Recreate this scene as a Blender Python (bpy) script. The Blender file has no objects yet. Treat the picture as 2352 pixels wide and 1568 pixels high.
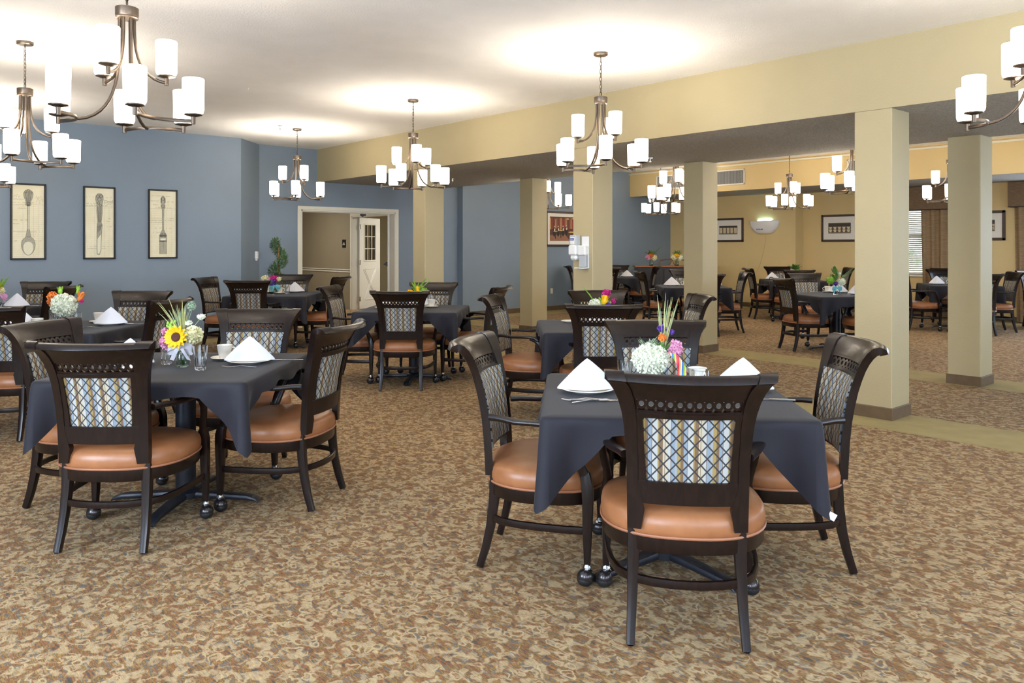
import bpy, bmesh, math, random
from math import sin, cos, pi, radians, sqrt
from mathutils import Vector, Matrix

random.seed(7)
C = bpy.context.scene.collection
SC = bpy.context.scene

# ------------------------------------------------------------------ camera, light, exposure
# World axes follow the building: X across the room, Y along the big beam.
CAMX, CAMY, CAMZ = -6.334, -2.681, 1.38
YAW = radians(-41.2)
cd = bpy.data.cameras.new('camera')
cd.sensor_width = 36.0
cd.lens = 36.0 * 1800 / 2352
cd.shift_y = -(784 - 565.5) / 2352
cd.clip_end = 200
cam = bpy.data.objects.new('camera', cd)
cam.location = (CAMX, CAMY, CAMZ)
cam.rotation_euler = (pi / 2, 0, YAW)
C.objects.link(cam)
SC.camera = cam
SC.view_settings.view_transform = 'Standard'
SC.view_settings.look = 'None'
SC.view_settings.gamma = 1.0
SC.view_settings.exposure = 0.2
SC.cycles.max_bounces = 8
SC.cycles.diffuse_bounces = 5
SC.cycles.sample_clamp_indirect = 6.0
SC.cycles.caustics_reflective = False
SC.cycles.caustics_refractive = False

LAMP_STRENGTH = 9.0
BULB_WATTS = 4.4
LAMP_COLOR = (1.0, 0.86, 0.68)

world = bpy.data.worlds.new('world')
SC.world = world
world.use_nodes = True
wn = world.node_tree.nodes
wn['Background'].inputs[0].default_value = (0.75, 0.87, 1.0, 1)
wn['Background'].inputs[1].default_value = 5.0


def area(name, loc, direction, sx, sy, power, color):
    l = bpy.data.lights.new(name, 'AREA')
    l.shape = 'RECTANGLE'
    l.size, l.size_y = sx, sy
    l.energy = power
    l.color = color
    o = bpy.data.objects.new(name, l)
    o.location = loc
    o.rotation_euler = Vector(direction).to_track_quat('-Z', 'Z').to_euler()
    C.objects.link(o)
    return o


DAY = (0.66, 0.80, 1.0)
# daylight standing in the window openings behind and beside the camera
for i, wx in enumerate((-7.6, -4.9, -2.2)):
    area('window_daylight', (wx, -5.32, 1.65), (0, 1, 0), 1.9, 1.7, 42, DAY)
for i, wy in enumerate((-3.2, 0.2)):
    area('window_daylight', (-9.32, wy, 1.65), (1, 0, 0), 1.9, 1.7, 180, DAY)
for wx in (2.6, 6.6):
    area('window_daylight', (wx, -5.32, 1.65), (0, 1, 0), 1.9, 1.7, 18, DAY)
area('window_daylight', (9.72, 0.95, 1.5), (-1, 0, 0), 1.6, 1.4, 50, DAY)
area('window_daylight', (9.72, -2.4, 1.5), (-1, 0, 0), 1.6, 1.4, 90, DAY)


# ------------------------------------------------------------------ materials
def srgb(r, g, b):
    def f(c):
        c /= 255.0
        return c / 12.92 if c <= 0.04045 else ((c + 0.055) / 1.055) ** 2.4
    return (f(r), f(g), f(b), 1.0)


class NT:
    def __init__(self, name):
        self.m = bpy.data.materials.new(name)
        self.m.use_nodes = True
        self.t = self.m.node_tree
        self.b = self.t.nodes['Principled BSDF']

    def n(self, typ, **kw):
        x = self.t.nodes.new(typ)
        for k, v in kw.items():
            if isinstance(k, str) and k.startswith('i_'):
                x.inputs[k[2:]].default_value = v
            else:
                setattr(x, k, v)
        return x

    def l(self, a, b):
        self.t.links.new(a, b)

    def pos(self, scale=(1, 1, 1), obj=False, rot=(0, 0, 0)):
        if obj:
            s = self.n('ShaderNodeTexCoord').outputs['Object']
        else:
            s = self.n('ShaderNodeNewGeometry').outputs['Position']
        mp = self.n('ShaderNodeMapping')
        mp.inputs['Scale'].default_value = scale
        mp.inputs['Rotation'].default_value = rot
        self.l(s, mp.inputs['Vector'])
        return mp.outputs['Vector']

    def noise(self, vec, scale, detail=3, dist=0.0, rough=0.55):
        x = self.n('ShaderNodeTexNoise')
        x.inputs['Scale'].default_value = scale
        x.inputs['Detail'].default_value = detail
        x.inputs['Distortion'].default_value = dist
        x.inputs['Roughness'].default_value = rough
        self.l(vec, x.inputs['Vector'])
        return x.outputs['Fac']

    def ramp(self, fac, stops, interp='LINEAR'):
        x = self.n('ShaderNodeValToRGB')
        x.color_ramp.interpolation = interp
        e = x.color_ramp.elements
        while len(e) < len(stops):
            e.new(0.5)
        for q, (p, c) in zip(e, stops):
            q.position = p
            q.color = c if len(c) == 4 else (*c, 1)
        self.l(fac, x.inputs['Fac'])
        return x.outputs['Color']

    def mix(self, fac, a, b, mode='MIX'):
        x = self.n('ShaderNodeMix', data_type='RGBA', blend_type=mode)
        for s, v in ((x.inputs[0], fac), (x.inputs[6], a), (x.inputs[7], b)):
            if hasattr(v, 'links') or hasattr(v, 'is_linked'):
                self.l(v, s)
            else:
                s.default_value = v
        return x.outputs[2]

    def math(self, op, a, b=None, c=None):
        x = self.n('ShaderNodeMath', operation=op)
        for i, v in enumerate((a, b, c)):
            if v is None:
                continue
            if hasattr(v, 'is_linked'):
                self.l(v, x.inputs[i])
            else:
                x.inputs[i].default_value = v
        return x.outputs[0]

    def bump(self, h, strength, dist=0.01):
        x = self.n('ShaderNodeBump')
        x.inputs['Strength'].default_value = strength
        x.inputs['Distance'].default_value = dist
        self.l(h, x.inputs['Height'])
        self.l(x.outputs['Normal'], self.b.inputs['Normal'])

    def set(self, **kw):
        for k, v in kw.items():
            self.b.inputs[k.replace('_', ' ')].default_value = v
        return self.m


def plain(name, col, rough=0.5, var=0.06, scale=30, bump=0.0, bscale=200, bdist=0.002, obj=True, **kw):
    """a painted / moulded surface: base colour with faint procedural mottling"""
    t = NT(name)
    v = t.pos(obj=obj)
    f = t.noise(v, scale, 3)
    lo = tuple(c * (1 - var) for c in col[:3]) + (1,)
    hi = tuple(min(1, c * (1 + var)) for c in col[:3]) + (1,)
    t.l(t.ramp(f, [(0.3, lo), (0.7, hi)]), t.b.inputs['Base Color'])
    t.b.inputs['Roughness'].default_value = rough
    for k, x in kw.items():
        t.b.inputs[k.replace('_', ' ')].default_value = x
    if bump:
        t.bump(t.noise(v, bscale, 4), bump, bdist)
    return t.m


M = {}
M['blue'] = plain('blue_wall_paint', srgb(130, 145, 160), 0.6, 0.02, 2, 0.25, 90, 0.004, obj=False)
M['tan'] = plain('tan_wall_paint', srgb(183, 168, 130), 0.55, 0.02, 2, 0.3, 60, 0.005, obj=False)
M['gold'] = plain('gold_wall_paint', srgb(222, 198, 144), 0.6, 0.02, 2, 0.25, 60, 0.004, obj=False)
M['cream_wall'] = plain('cream_wall_paint', srgb(225, 214, 180), 0.6, 0.02, 2, obj=False)
M['beige_wall'] = plain('beige_corridor_paint', srgb(150, 139, 114), 0.6, 0.02, 2, 0.2, 70, 0.004, obj=False)
M['ceiling'] = plain('white_ceiling_texture', srgb(246, 245, 243), 0.85, 0.02, 3, 0.5, 75, 0.008, obj=False)
M['popcorn'] = plain('stippled_soffit_texture', srgb(205, 200, 190), 0.9, 0.22, 60, 1.0, 60, 0.05, obj=False)
M['vinyl'] = plain('brown_vinyl_base', srgb(104, 84, 60), 0.5, 0.12, 12, obj=False)
M['white'] = plain('white_semi_gloss', srgb(236, 233, 222), 0.35, 0.015, 8)
M['trim'] = plain('off_white_trim_paint', srgb(229, 225, 208), 0.4, 0.015, 8, obj=False)
M['plastic'] = plain('white_plastic', srgb(238, 238, 236), 0.3, 0.01, 8)
M['grey_plastic'] = plain('grey_plastic', srgb(180, 184, 188), 0.3, 0.02, 8)
M['black'] = plain('black_metal', srgb(30, 31, 36), 0.38, 0.1, 20)
M['iron'] = plain('dark_cast_iron', srgb(38, 40, 48), 0.4, 0.15, 30, Metallic=0.3)
M['rubber'] = plain('black_rubber', srgb(20, 20, 22), 0.6, 0.1, 20)
M['china'] = plain('white_china', srgb(240, 236, 226), 0.16, 0.01, 6, Coat_Weight=0.4)
M['linen'] = plain('white_linen', srgb(218, 219, 226), 0.85, 0.015, 20, 0.15, 900, 0.0006)
M['steel'] = plain('polished_steel', srgb(205, 205, 205), 0.18, 0.03, 8, Metallic=1.0)
M['caster'] = plain('antique_caster_metal', srgb(70, 66, 66), 0.25, 0.1, 20, Metallic=0.8)
M['bronze'] = plain('brushed_bronze', srgb(96, 84, 73), 0.34, 0.1, 30, Metallic=0.85)
M['frame_dark'] = plain('dark_walnut_frame', srgb(66, 48, 38), 0.4, 0.15, 25)
M['frame_black'] = plain('black_picture_frame', srgb(34, 28, 26), 0.35, 0.1, 25)
M['mat'] = plain('white_picture_mat', srgb(236, 232, 222), 0.8, 0.01, 20)
M['ink'] = plain('grey_ink', srgb(92, 88, 82), 0.8, 0.3, 80)
M['ink_light'] = plain('pale_ink', srgb(172, 164, 140), 0.8, 0.1, 80)
M['ink_mid'] = plain('mid_grey_ink', srgb(176, 172, 154), 0.8, 0.25, 120)
M['paper_shine'] = plain('cream_ink_white', srgb(238, 234, 208), 0.8, 0.02, 60)
M['green'] = plain('leaf_green', srgb(92, 130, 58), 0.5, 0.3, 40)
M['dark_green'] = plain('topiary_green', srgb(104, 136, 88), 0.6, 0.35, 60)
M['sage'] = plain('sage_green', srgb(150, 170, 140), 0.6, 0.2, 40)
M['lime'] = plain('lime_green', srgb(150, 195, 70), 0.5, 0.25, 40)
M['straw'] = plain('dry_grass', srgb(180, 180, 120), 0.6, 0.2, 40)
M['petal_white'] = plain('hydrangea_white', srgb(238, 240, 220), 0.6, 0.06, 60)
M['petal_cream'] = plain('cream_petal', srgb(238, 232, 190), 0.6, 0.06, 60)
M['petal_yellow'] = plain('sunflower_yellow', srgb(248, 194, 12), 0.5, 0.12, 40)
M['flower_brown'] = plain('sunflower_centre', srgb(84, 42, 30), 0.8, 0.3, 300)
M['petal_pink'] = plain('pink_petal', srgb(226, 160, 190), 0.6, 0.1, 40)
M['petal_magenta'] = plain('magenta_petal', srgb(200, 40, 130), 0.6, 0.12, 40)
M['petal_purple'] = plain('purple_petal', srgb(110, 70, 170), 0.6, 0.15, 40)
M['petal_orange'] = plain('orange_petal', srgb(236, 140, 60), 0.6, 0.15, 40)
M['ribbon_grey'] = plain('grey_satin_ribbon', srgb(196, 192, 196), 0.4, 0.04, 20)
M['ribbon_teal'] = plain('turquoise_ribbon', srgb(120, 198, 208), 0.45, 0.1, 120)
M['topiary_stem'] = plain('brown_stem', srgb(150, 110, 70), 0.7, 0.2, 40)
M['settee_wood'] = plain('reddish_wood', srgb(110, 66, 40), 0.4, 0.15, 20)
M['dark_sideboard'] = plain('charcoal_lacquer', srgb(48, 46, 46), 0.4, 0.06, 12)
M['side_top'] = plain('warm_wood_edge', srgb(150, 92, 48), 0.35, 0.15, 20)
M['sky_out'] = None


def wood():
    t = NT('espresso_lacquered_wood')
    v = t.pos(scale=(1, 1, 0.22), obj=True)
    f = t.noise(v, 55, 4, 0.6)
    t.l(t.ramp(f, [(0.3, srgb(14, 7, 6)), (0.7, srgb(31, 17, 13))]), t.b.inputs['Base Color'])
    t.b.inputs['Roughness'].default_value = 0.32
    t.b.inputs['Specular IOR Level'].default_value = 0.32
    t.b.inputs['Coat Weight'].default_value = 0.16
    t.b.inputs['Coat Roughness'].default_value = 0.14
    return t.m


M['wood'] = wood()


def leather():
    t = NT('caramel_leather')
    v = t.pos(obj=True)
    f = t.noise(v, 9, 4)
    t.l(t.ramp(f, [(0.25, srgb(138, 88, 54)), (0.75, srgb(166, 110, 70))]), t.b.inputs['Base Color'])
    t.b.inputs['Roughness'].default_value = 0.36
    t.bump(t.noise(v, 420, 3), 0.12, 0.001)
    return t.m


M['leather'] = leather()
M['piping'] = plain('leather_piping', srgb(158, 104, 74), 0.4, 0.05, 30)


def fabric():
    """striped upholstery under a dark diamond lattice"""
    t = NT('striped_lattice_fabric')
    tc = t.n('ShaderNodeTexCoord').outputs['Object']
    sx = t.n('ShaderNodeSeparateXYZ')
    t.l(tc, sx.inputs[0])
    x, z = sx.outputs['X'], sx.outputs['Z']
    st = t.math('FRACT', t.math('MULTIPLY', t.math('ADD', x, 5.0), 8.4))
    blue, cream, ol, brn, wht, gry = srgb(124, 138, 148), srgb(174, 164, 140), srgb(146, 124, 72), srgb(110, 86, 60), srgb(166, 167, 162), srgb(142, 146, 148)
    stops = [(0.0, wht), (0.13, ol), (0.17, brn), (0.28, cream), (0.33, brn), (0.345, cream), (0.42, wht),
             (0.50, brn), (0.515, blue), (0.62, gry), (0.68, ol), (0.78, brn), (0.86, blue), (0.96, brn), (0.975, wht)]
    c1 = t.ramp(st, stops, 'CONSTANT')
    u = t.math('MULTIPLY', x, 1 / 0.042)
    w = t.math('MULTIPLY', z, 1 / 0.047)

    def line(e):
        fr = t.math('FRACT', t.math('ADD', e, 50.0))
        d = t.math('ABSOLUTE', t.math('SUBTRACT', fr, 0.5))
        return t.math('LESS_THAN', d, 0.08)
    g = t.math('MAXIMUM', line(t.math('ADD', u, w)), line(t.math('SUBTRACT', u, w)))
    col = t.mix(g, c1, srgb(44, 42, 46))
    t.l(col, t.b.inputs['Base Color'])
    t.b.inputs['Roughness'].default_value = 0.7
    t.bump(t.noise(t.pos(obj=True), 700, 2), 0.15, 0.001)
    return t.m


M['fabric'] = fabric()


def cloth():
    t = NT('charcoal_navy_table_linen')
    v = t.pos(obj=True)
    f = t.noise(v, 5, 3)
    t.l(t.ramp(f, [(0.3, srgb(17, 16, 25)), (0.7, srgb(23, 21, 33))]), t.b.inputs['Base Color'])
    t.b.inputs['Roughness'].default_value = 0.75
    t.b.inputs['Sheen Weight'].default_value = 0.06
    t.b.inputs['Sheen Roughness'].default_value = 0.4
    t.bump(t.noise(v, 800, 2), 0.1, 0.0006)
    return t.m


M['cloth'] = cloth()


def carpet():
    t = NT('scroll_pattern_carpet')
    # warp the plan coordinates so that cell outlines turn into small curling scrolls
    v = t.pos(scale=(1, 0.8, 1))
    wn_ = t.n('ShaderNodeTexNoise')
    wn_.inputs['Scale'].default_value = 24
    wn_.inputs['Detail'].default_value = 1.5
    t.l(v, wn_.inputs['Vector'])
    off = t.n('ShaderNodeVectorMath', operation='SUBTRACT')
    t.l(wn_.outputs['Color'], off.inputs[0])
    off.inputs[1].default_value = (.5, .5, .5)
    sc_ = t.n('ShaderNodeVectorMath', operation='SCALE')
    t.l(off.outputs[0], sc_.inputs[0])
    sc_.inputs['Scale'].default_value = .055
    ad = t.n('ShaderNodeVectorMath', operation='ADD')
    t.l(v, ad.inputs[0])
    t.l(sc_.outputs[0], ad.inputs[1])
    w = ad.outputs[0]
    streak = t.noise(t.pos(scale=(1, 0.09, 1)), 230, 3)
    s2 = t.noise(t.pos(scale=(1, 0.16, 1)), 75, 2.0)
    e = t.math('MULTIPLY', t.math('SUBTRACT', streak, 0.5), 0.45)
    vo = t.n('ShaderNodeTexVoronoi', feature='F1')
    vo.inputs['Scale'].default_value = 24
    t.l(w, vo.inputs['Vector'])
    dist = vo.outputs['Distance']
    # yarn colours change along the pile rows
    yn = t.math('ADD', t.math('MULTIPLY', s2, .6), t.math('MULTIPLY', t.noise(w, 26, 2), .4))
    yarn = t.ramp(yn, [(.34, srgb(74, 70, 70)), (.40, srgb(92, 74, 52)), (.45, srgb(138, 90, 54)), (.485, srgb(96, 80, 56)),
                       (.52, srgb(148, 112, 62)), (.555, srgb(98, 84, 62)), (.59, srgb(96, 94, 96)), (.64, srgb(128, 94, 62))])
    ring = t.ramp(t.math('ADD', t.math('ABSOLUTE', t.math('SUBTRACT', dist, 0.40)), e), [(.05, (1, 1, 1)), (.13, (0, 0, 0))])
    nb = t.noise(w, 27, 1.5, .5)
    blot = t.ramp(t.math('SUBTRACT', nb, e), [(.50, (0, 0, 0)), (.60, (1, 1, 1))])
    keep = t.ramp(t.noise(w, 13, 1), [(.44, (0, 0, 0)), (.54, (1, 1, 1))])
    m = t.math('MAXIMUM', t.math('MULTIPLY', ring, keep), t.math('MULTIPLY', blot, .8))
    base = t.mix(t.math('MULTIPLY', m, 0.8), yarn, srgb(186, 168, 134))
    sv = t.ramp(streak, [(0.34, (0.66, 0.67, 0.72)), (0.5, (1.0, .98, .96)), (0.66, (1.26, 1.22, 1.16))])
    base = t.mix(0.9, base, sv, 'MULTIPLY')
    base = t.mix(1.0, base, (1.04, 1.0, .91, 1), 'MULTIPLY')
    t.l(base, t.b.inputs['Base Color'])
    t.b.inputs['Roughness'].default_value = 0.95
    t.bump(t.noise(t.pos(scale=(1, .3, 1)), 300, 2), 0.35, 0.004)
    return t.m


M['carpet'] = carpet()
M['border'] = plain('olive_border_carpet', srgb(158, 142, 96), 0.95, 0.1, 5, 0.3, 300, 0.003, obj=False)


def glass(name, col=(1, 1, 1, 1), rough=0.02):
    t = NT(name)
    return t.set(Base_Color=col, Roughness=rough, Transmission_Weight=1.0, IOR=1.45)


M['glass'] = glass('clear_glass', (0.97, 0.98, 0.98, 1))
M['green_glass'] = glass('pale_green_jar_glass', (0.80, 0.93, 0.82, 1))
M['pane'] = glass('window_pane_glass', (0.97, 0.98, 0.98, 1))
M['pane'].node_tree.nodes['Principled BSDF'].inputs['IOR'].default_value = 1.02


def emit(name, col, s):
    t = NT(name)
    t.b.inputs['Base Color'].default_value = (0.9, 0.9, 0.88, 1)
    t.b.inputs['Emission Color'].default_value = (*col, 1)
    t.b.inputs['Emission Strength'].default_value = s
    return t.m


M['shade'] = emit('lit_opal_glass', LAMP_COLOR, LAMP_STRENGTH)
M['trap_glow'] = emit('blue_tube_glow', (0.45, 0.9, 1.0), 30)
M['corr_fill'] = emit('corridor_fill_glow', (1.0, 0.94, 0.86), 170)  # glow of the lamp added out of view in the corridor


def weave(name, col, sc=60):
    t = NT(name)
    f = t.noise(t.pos(scale=(1, 1, 14), obj=False), sc * 0.12, 3)
    lo = tuple(c * 0.78 for c in col[:3]) + (1,)
    hi = tuple(c * 1.2 for c in col[:3]) + (1,)
    t.l(t.ramp(f, [(0.35, lo), (0.65, hi)]), t.b.inputs['Base Color'])
    t.b.inputs['Roughness'].default_value = 0.75
    return t.m


M['curtain'] = weave('brown_curtain_weave', srgb(150, 124, 92))
M['valance'] = weave('taupe_valance_weave', srgb(124, 100, 74), 90)


def hedge():
    t = NT('outdoor_greenery')
    f = t.noise(t.pos(), 3.0, 5, 0.5)
    t.l(t.ramp(f, [(0.35, srgb(150, 172, 140)), (0.46, srgb(215, 226, 210)), (0.56, srgb(250, 251, 250))]), t.b.inputs['Base Color'])
    t.b.inputs['Roughness'].default_value = 0.9
    return t.m


M['hedge'] = hedge()


def ribbon_striped():
    t = NT('rainbow_striped_ribbon')
    sx = t.n('ShaderNodeSeparateXYZ')
    t.l(t.n('ShaderNodeTexCoord').outputs['Generated'], sx.inputs[0])
    fr = t.math('FRACT', t.math('MULTIPLY', sx.outputs['X'], 1.9))
    t.l(t.ramp(fr, [(0.0, srgb(210, 40, 60)), (0.16, srgb(240, 150, 60)), (0.3, srgb(240, 230, 210)), (0.42, srgb(60, 120, 190)),
                    (0.55, srgb(90, 170, 90)), (0.7, srgb(240, 210, 60)), (0.85, srgb(220, 60, 110))], 'CONSTANT'), t.b.inputs['Base Color'])
    t.b.inputs['Roughness'].default_value = 0.5
    return t.m


M['ribbon_rainbow'] = ribbon_striped()


def old_paper():
    t = NT('aged_ledger_paper')
    f = t.noise(t.pos(obj=True), 6, 4)
    base = t.ramp(f, [(0.3, srgb(236, 228, 194)), (0.7, srgb(246, 240, 212))])
    t.l(base, t.b.inputs['Base Color'])
    t.b.inputs['Roughness'].default_value = 0.75
    return t.m


M['paper'] = old_paper()


# ------------------------------------------------------------------ mesh builder
class MB:
    def __init__(self):
        self.v = []
        self.f = []

    def add(self, vs, fs):
        o = len(self.v)
        self.v += [tuple(p) for p in vs]
        self.f += [tuple(i + o for i in q) for q in fs]
        return self

    def box(self, x0, x1, y0, y1, z0, z1, mat=None):
        vs = [(x, y, z) for z in (z0, z1) for y in (y0, y1) for x in (x0, x1)]
        if mat:
            vs = [mat @ Vector(p) for p in vs]
        return self.add(vs, [(0, 2, 3, 1), (4, 5, 7, 6), (0, 1, 5, 4), (2, 6, 7, 3), (0, 4, 6, 2), (1, 3, 7, 5)])

    def rbox(self, x0, x1, y0, y1, z0, z1, r=0.005, mat=None):
        """box with its edges chamfered"""
        r = min(r, (x1 - x0) * .45, (y1 - y0) * .45, (z1 - z0) * .45)
        import itertools
        cx, cy, cz = (x0 + x1) / 2, (y0 + y1) / 2, (z0 + z1) / 2
        hx, hy, hz = (x1 - x0) / 2, (y1 - y0) / 2, (z1 - z0) / 2
        idx = {}
        vs = []
        for s in itertools.product((-1, 1), repeat=3):
            for a in range(3):
                h = [hx - r, hy - r, hz - r]
                h[a] += r
                idx[(s, a)] = len(vs)
                vs.append((cx + s[0] * h[0], cy + s[1] * h[1], cz + s[2] * h[2]))
        fs = []
        for s in itertools.product((-1, 1), repeat=3):
            f = (idx[(s, 0)], idx[(s, 1)], idx[(s, 2)])
            fs.append(f if s[0] * s[1] * s[2] > 0 else f[::-1])
        for a in range(3):
            b, c = (a + 1) % 3, (a + 2) % 3
            for sa in (-1, 1):
                q = []
                for sb, s_c in ((-1, -1), (1, -1), (1, 1), (-1, 1)):
                    s = [0, 0, 0]
                    s[a], s[b], s[c] = sa, sb, s_c
                    q.append(idx[(tuple(s), a)])
                fs.append(tuple(q) if sa > 0 else tuple(q[::-1]))
            for sb in (-1, 1):
                for s_c in (-1, 1):
                    s0 = [0, 0, 0]
                    s1 = [0, 0, 0]
                    s0[a], s0[b], s0[c] = -1, sb, s_c
                    s1[a], s1[b], s1[c] = 1, sb, s_c
                    q = (idx[(tuple(s0), b)], idx[(tuple(s1), b)], idx[(tuple(s1), c)], idx[(tuple(s0), c)])
                    fs.append(q if sb * s_c > 0 else q[::-1])
        if mat:
            vs = [mat @ Vector(p) for p in vs]
        return self.add(vs, fs)

    def loft(self, rings, cap=True, close=True):
        n = len(rings[0])
        vs = [p for r in rings for p in r]
        fs = []
        for i in range(len(rings) - 1):
            for j in range(n if close else n - 1):
                k = (j + 1) % n
                fs.append((i * n + j, i * n + k, (i + 1) * n + k, (i + 1) * n + j))
        if cap:
            fs.append(tuple(range(n))[::-1])
            fs.append(tuple((len(rings) - 1) * n + j for j in range(n)))
        return self.add(vs, fs)

    def lathe(self, prof, seg=24, mat=None, c=(0, 0, 0), flute=0, fl_amp=0.0):
        rings = []
        for r, z in prof:
            ring = []
            for k in range(seg):
                a = 2 * pi * k / seg
                rr = max(r, 1e-5)
                p = Vector((c[0] + rr * cos(a), c[1] + rr * sin(a), c[2] + z))
                ring.append(mat @ p if mat else p)
            rings.append(ring)
        return self.loft(rings, cap=True)

    def ell(self, c, r, seg=14, rg=9, mat=None):
        prof = []
        rings = []
        for i in range(rg + 1):
            t = -pi / 2 + pi * i / rg
            ring = []
            for k in range(seg):
                a = 2 * pi * k / seg
                p = Vector((c[0] + r[0] * max(cos(t), 1e-4) * cos(a), c[1] + r[1] * max(cos(t), 1e-4) * sin(a), c[2] + r[2] * sin(t)))
                ring.append(mat @ p if mat else p)
            rings.append(ring)
        return self.loft(rings)

    def tube(self, path, rad, seg=8, cap=True, closed=False):
        n = len(path)
        P = [Vector(p) for p in path]
        R = rad if isinstance(rad, (list, tuple)) else [rad] * n
        rings = []
        up = None
        for i in range(n):
            if closed:
                t = (P[(i + 1) % n] - P[i - 1]).normalized()
            else:
                t = (P[min(i + 1, n - 1)] - P[max(i - 1, 0)]).normalized()
            if up is None:
                up = Vector((0, 0, 1)) if abs(t.z) < 0.9 else Vector((1, 0, 0))
            s = t.cross(up).normalized()
            up = s.cross(t).normalized()
            rings.append([P[i] + (s * cos(2 * pi * k / seg) + up * sin(2 * pi * k / seg)) * R[i] for k in range(seg)])
        if closed:
            rings.append(rings[0])
            return self.loft(rings, cap=False)
        return self.loft(rings, cap)

    def bar(self, path, wd, side=(1, 0, 0), power=4, seg=12):
        """rounded-rectangular section swept along a path; wd = (width along side, depth) per point"""
        P = [Vector(p) for p in path]
        n = len(P)
        if not isinstance(wd, list):
            wd = [wd] * n
        S0 = Vector(side)
        rings = []
        for i in range(n):
            t = (P[min(i + 1, n - 1)] - P[max(i - 1, 0)]).normalized()
            s = (S0 - t * S0.dot(t)).normalized()
            u = t.cross(s).normalized()
            ring = []
            for k in range(seg):
                a = 2 * pi * (k + .5) / seg
                ca, sa = cos(a), sin(a)
                q = (abs(ca) ** power + abs(sa) ** power) ** (-1 / power)
                ring.append(P[i] + s * (ca * q * wd[i][0] / 2) + u * (sa * q * wd[i][1] / 2))
            rings.append(ring)
        return self.loft(rings)

    def poly(self, pts, z0, z1, mat=None):
        n = len(pts)
        vs = [Vector((x, y, z0)) for x, y in pts] + [Vector((x, y, z1)) for x, y in pts]
        if mat:
            vs = [mat @ p for p in vs]
        fs = [tuple(range(n))[::-1], tuple(range(n, 2 * n))] + [(i, (i + 1) % n, n + (i + 1) % n, n + i) for i in range(n)]
        return self.add(vs, fs)

    def xf(self, mat):
        self.v = [tuple(mat @ Vector(p)) for p in self.v]
        return self

    def build(self, name, mat, parent=None, smooth=True, angle=35, loc=None):
        me = bpy.data.meshes.new(name)
        me.from_pydata(self.v, [], self.f)
        me.validate()
        bm = bmesh.new()
        bm.from_mesh(me)
        bmesh.ops.recalc_face_normals(bm, faces=bm.faces)
        bm.to_mesh(me)
        bm.free()
        me.update()
        if smooth:
            me.polygons.foreach_set('use_smooth', [True] * len(me.polygons))
            me.set_sharp_from_angle(angle=radians(angle))
        me.materials.append(M[mat] if isinstance(mat, str) else mat)
        o = bpy.data.objects.new(name, me)
        C.objects.link(o)
        if parent:
            o.parent = parent
        if loc:
            o.location = loc
        return o


def tag(o, label, cat, group=None):
    n = len(label.split())
    assert 4 <= n <= 16, (n, label)
    o['label'] = label
    o['category'] = cat
    if group:
        o['group'] = group
    return o


def thing(name, loc=(0, 0, 0), rz=0.0):
    o = bpy.data.objects.new(name, None)
    o.empty_display_size = 0.05
    o.location = loc
    o.rotation_euler = (0, 0, rz)
    C.objects.link(o)
    return o


def struct(o):
    o['kind'] = 'structure'
    return o


def dup(root, parent=None):
    c = root.copy()
    C.objects.link(c)
    c.parent = parent
    for ch in root.children:
        dup(ch, c)
    return c


def place(o, loc, rz=0.0):
    o.location = loc
    o.rotation_euler = (0, 0, rz)
    return o


def V2(xc, yc):
    """floor plan drawn with its axes along the aisle: to building axes"""
    c, s = cos(YAW), sin(YAW)
    return (CAMX + c * xc - s * yc, CAMY + s * xc + c * yc)


def lerp_table(tab, z):
    for (a, va), (b, vb) in zip(tab, tab[1:]):
        if z <= b:
            t = (z - a) / (b - a)
            return va + (vb - va) * max(0, t)
    return tab[-1][1]


def text_mesh(s, size, name, mat, parent, mtx, extrude=0.0008):
    cu = bpy.data.curves.new(name, 'FONT')
    cu.body = s
    cu.size = size
    cu.align_x = 'CENTER'
    cu.align_y = 'CENTER'
    cu.extrude = extrude
    o = bpy.data.objects.new(name, cu)
    C.objects.link(o)
    bpy.context.view_layer.update()
    me = bpy.data.meshes.new_from_object(o.evaluated_get(bpy.context.evaluated_depsgraph_get()))
    bpy.data.objects.remove(o)
    me.transform(mtx)
    me.materials.clear()
    me.materials.append(M[mat])
    q = bpy.data.objects.new(name, me)
    C.objects.link(q)
    q.parent = parent
    return q


# ------------------------------------------------------------------ room shell
ZM, ZS, ZT, ZF = 3.036, 2.477, 3.13, 2.55      # main ceiling, soffit, gold room tray ceiling, far soffit
XL, XR, YB = -9.5, 9.88, -5.5
SL, SD, SB = 9.10, 9.62, 9.45                 # picture wall, doorway wall, far blue wall
TG, SG = 9.55, 6.09                           # gold wall and where it steps back
TF = 8.0                                      # fascia of the gold room


def sbox(name, mat, *b, smooth=False):
    m = MB()
    for q in (b if isinstance(b[0], (list, tuple)) else [b]):
        m.box(*q)
    return struct(m.build(name, mat, smooth=smooth))


m = MB()
m.box(XL - .3, 12.0, YB - .3, 17.5, -.2, 0)
struct(m.build('floor', 'carpet', smooth=False))
sbox('ceiling', 'ceiling', XL - .2, 0.001, YB - .2, SD + .3, ZM, ZM + .2)
sbox('ceiling', 'popcorn', 0.012, 2.45, YB, SD + .3, ZS, ZS + .03)
sbox('ceiling', 'ceiling', 2.40, XR + .3, YB, SD + .3, ZT, ZT + .2)
sbox('ceiling', 'popcorn', TF + .012, XR + .1, YB, SB + .1, ZF, ZF + .03)
sbox('beam', 'tan', 0.0, 0.012, YB, SD, ZS, ZM)
sbox('beam', 'gold', 2.438, 2.45, YB, SD, ZS, ZT)
# gold fascia with its white crown rail
sbox('wall_fascia', 'gold', TF, TF + .012, YB, SB, ZF, ZT)
struct(MB().box(TF - .035, TF, YB, SB, 3.060, 3.094).build('trim_1', 'trim', smooth=False))

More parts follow.
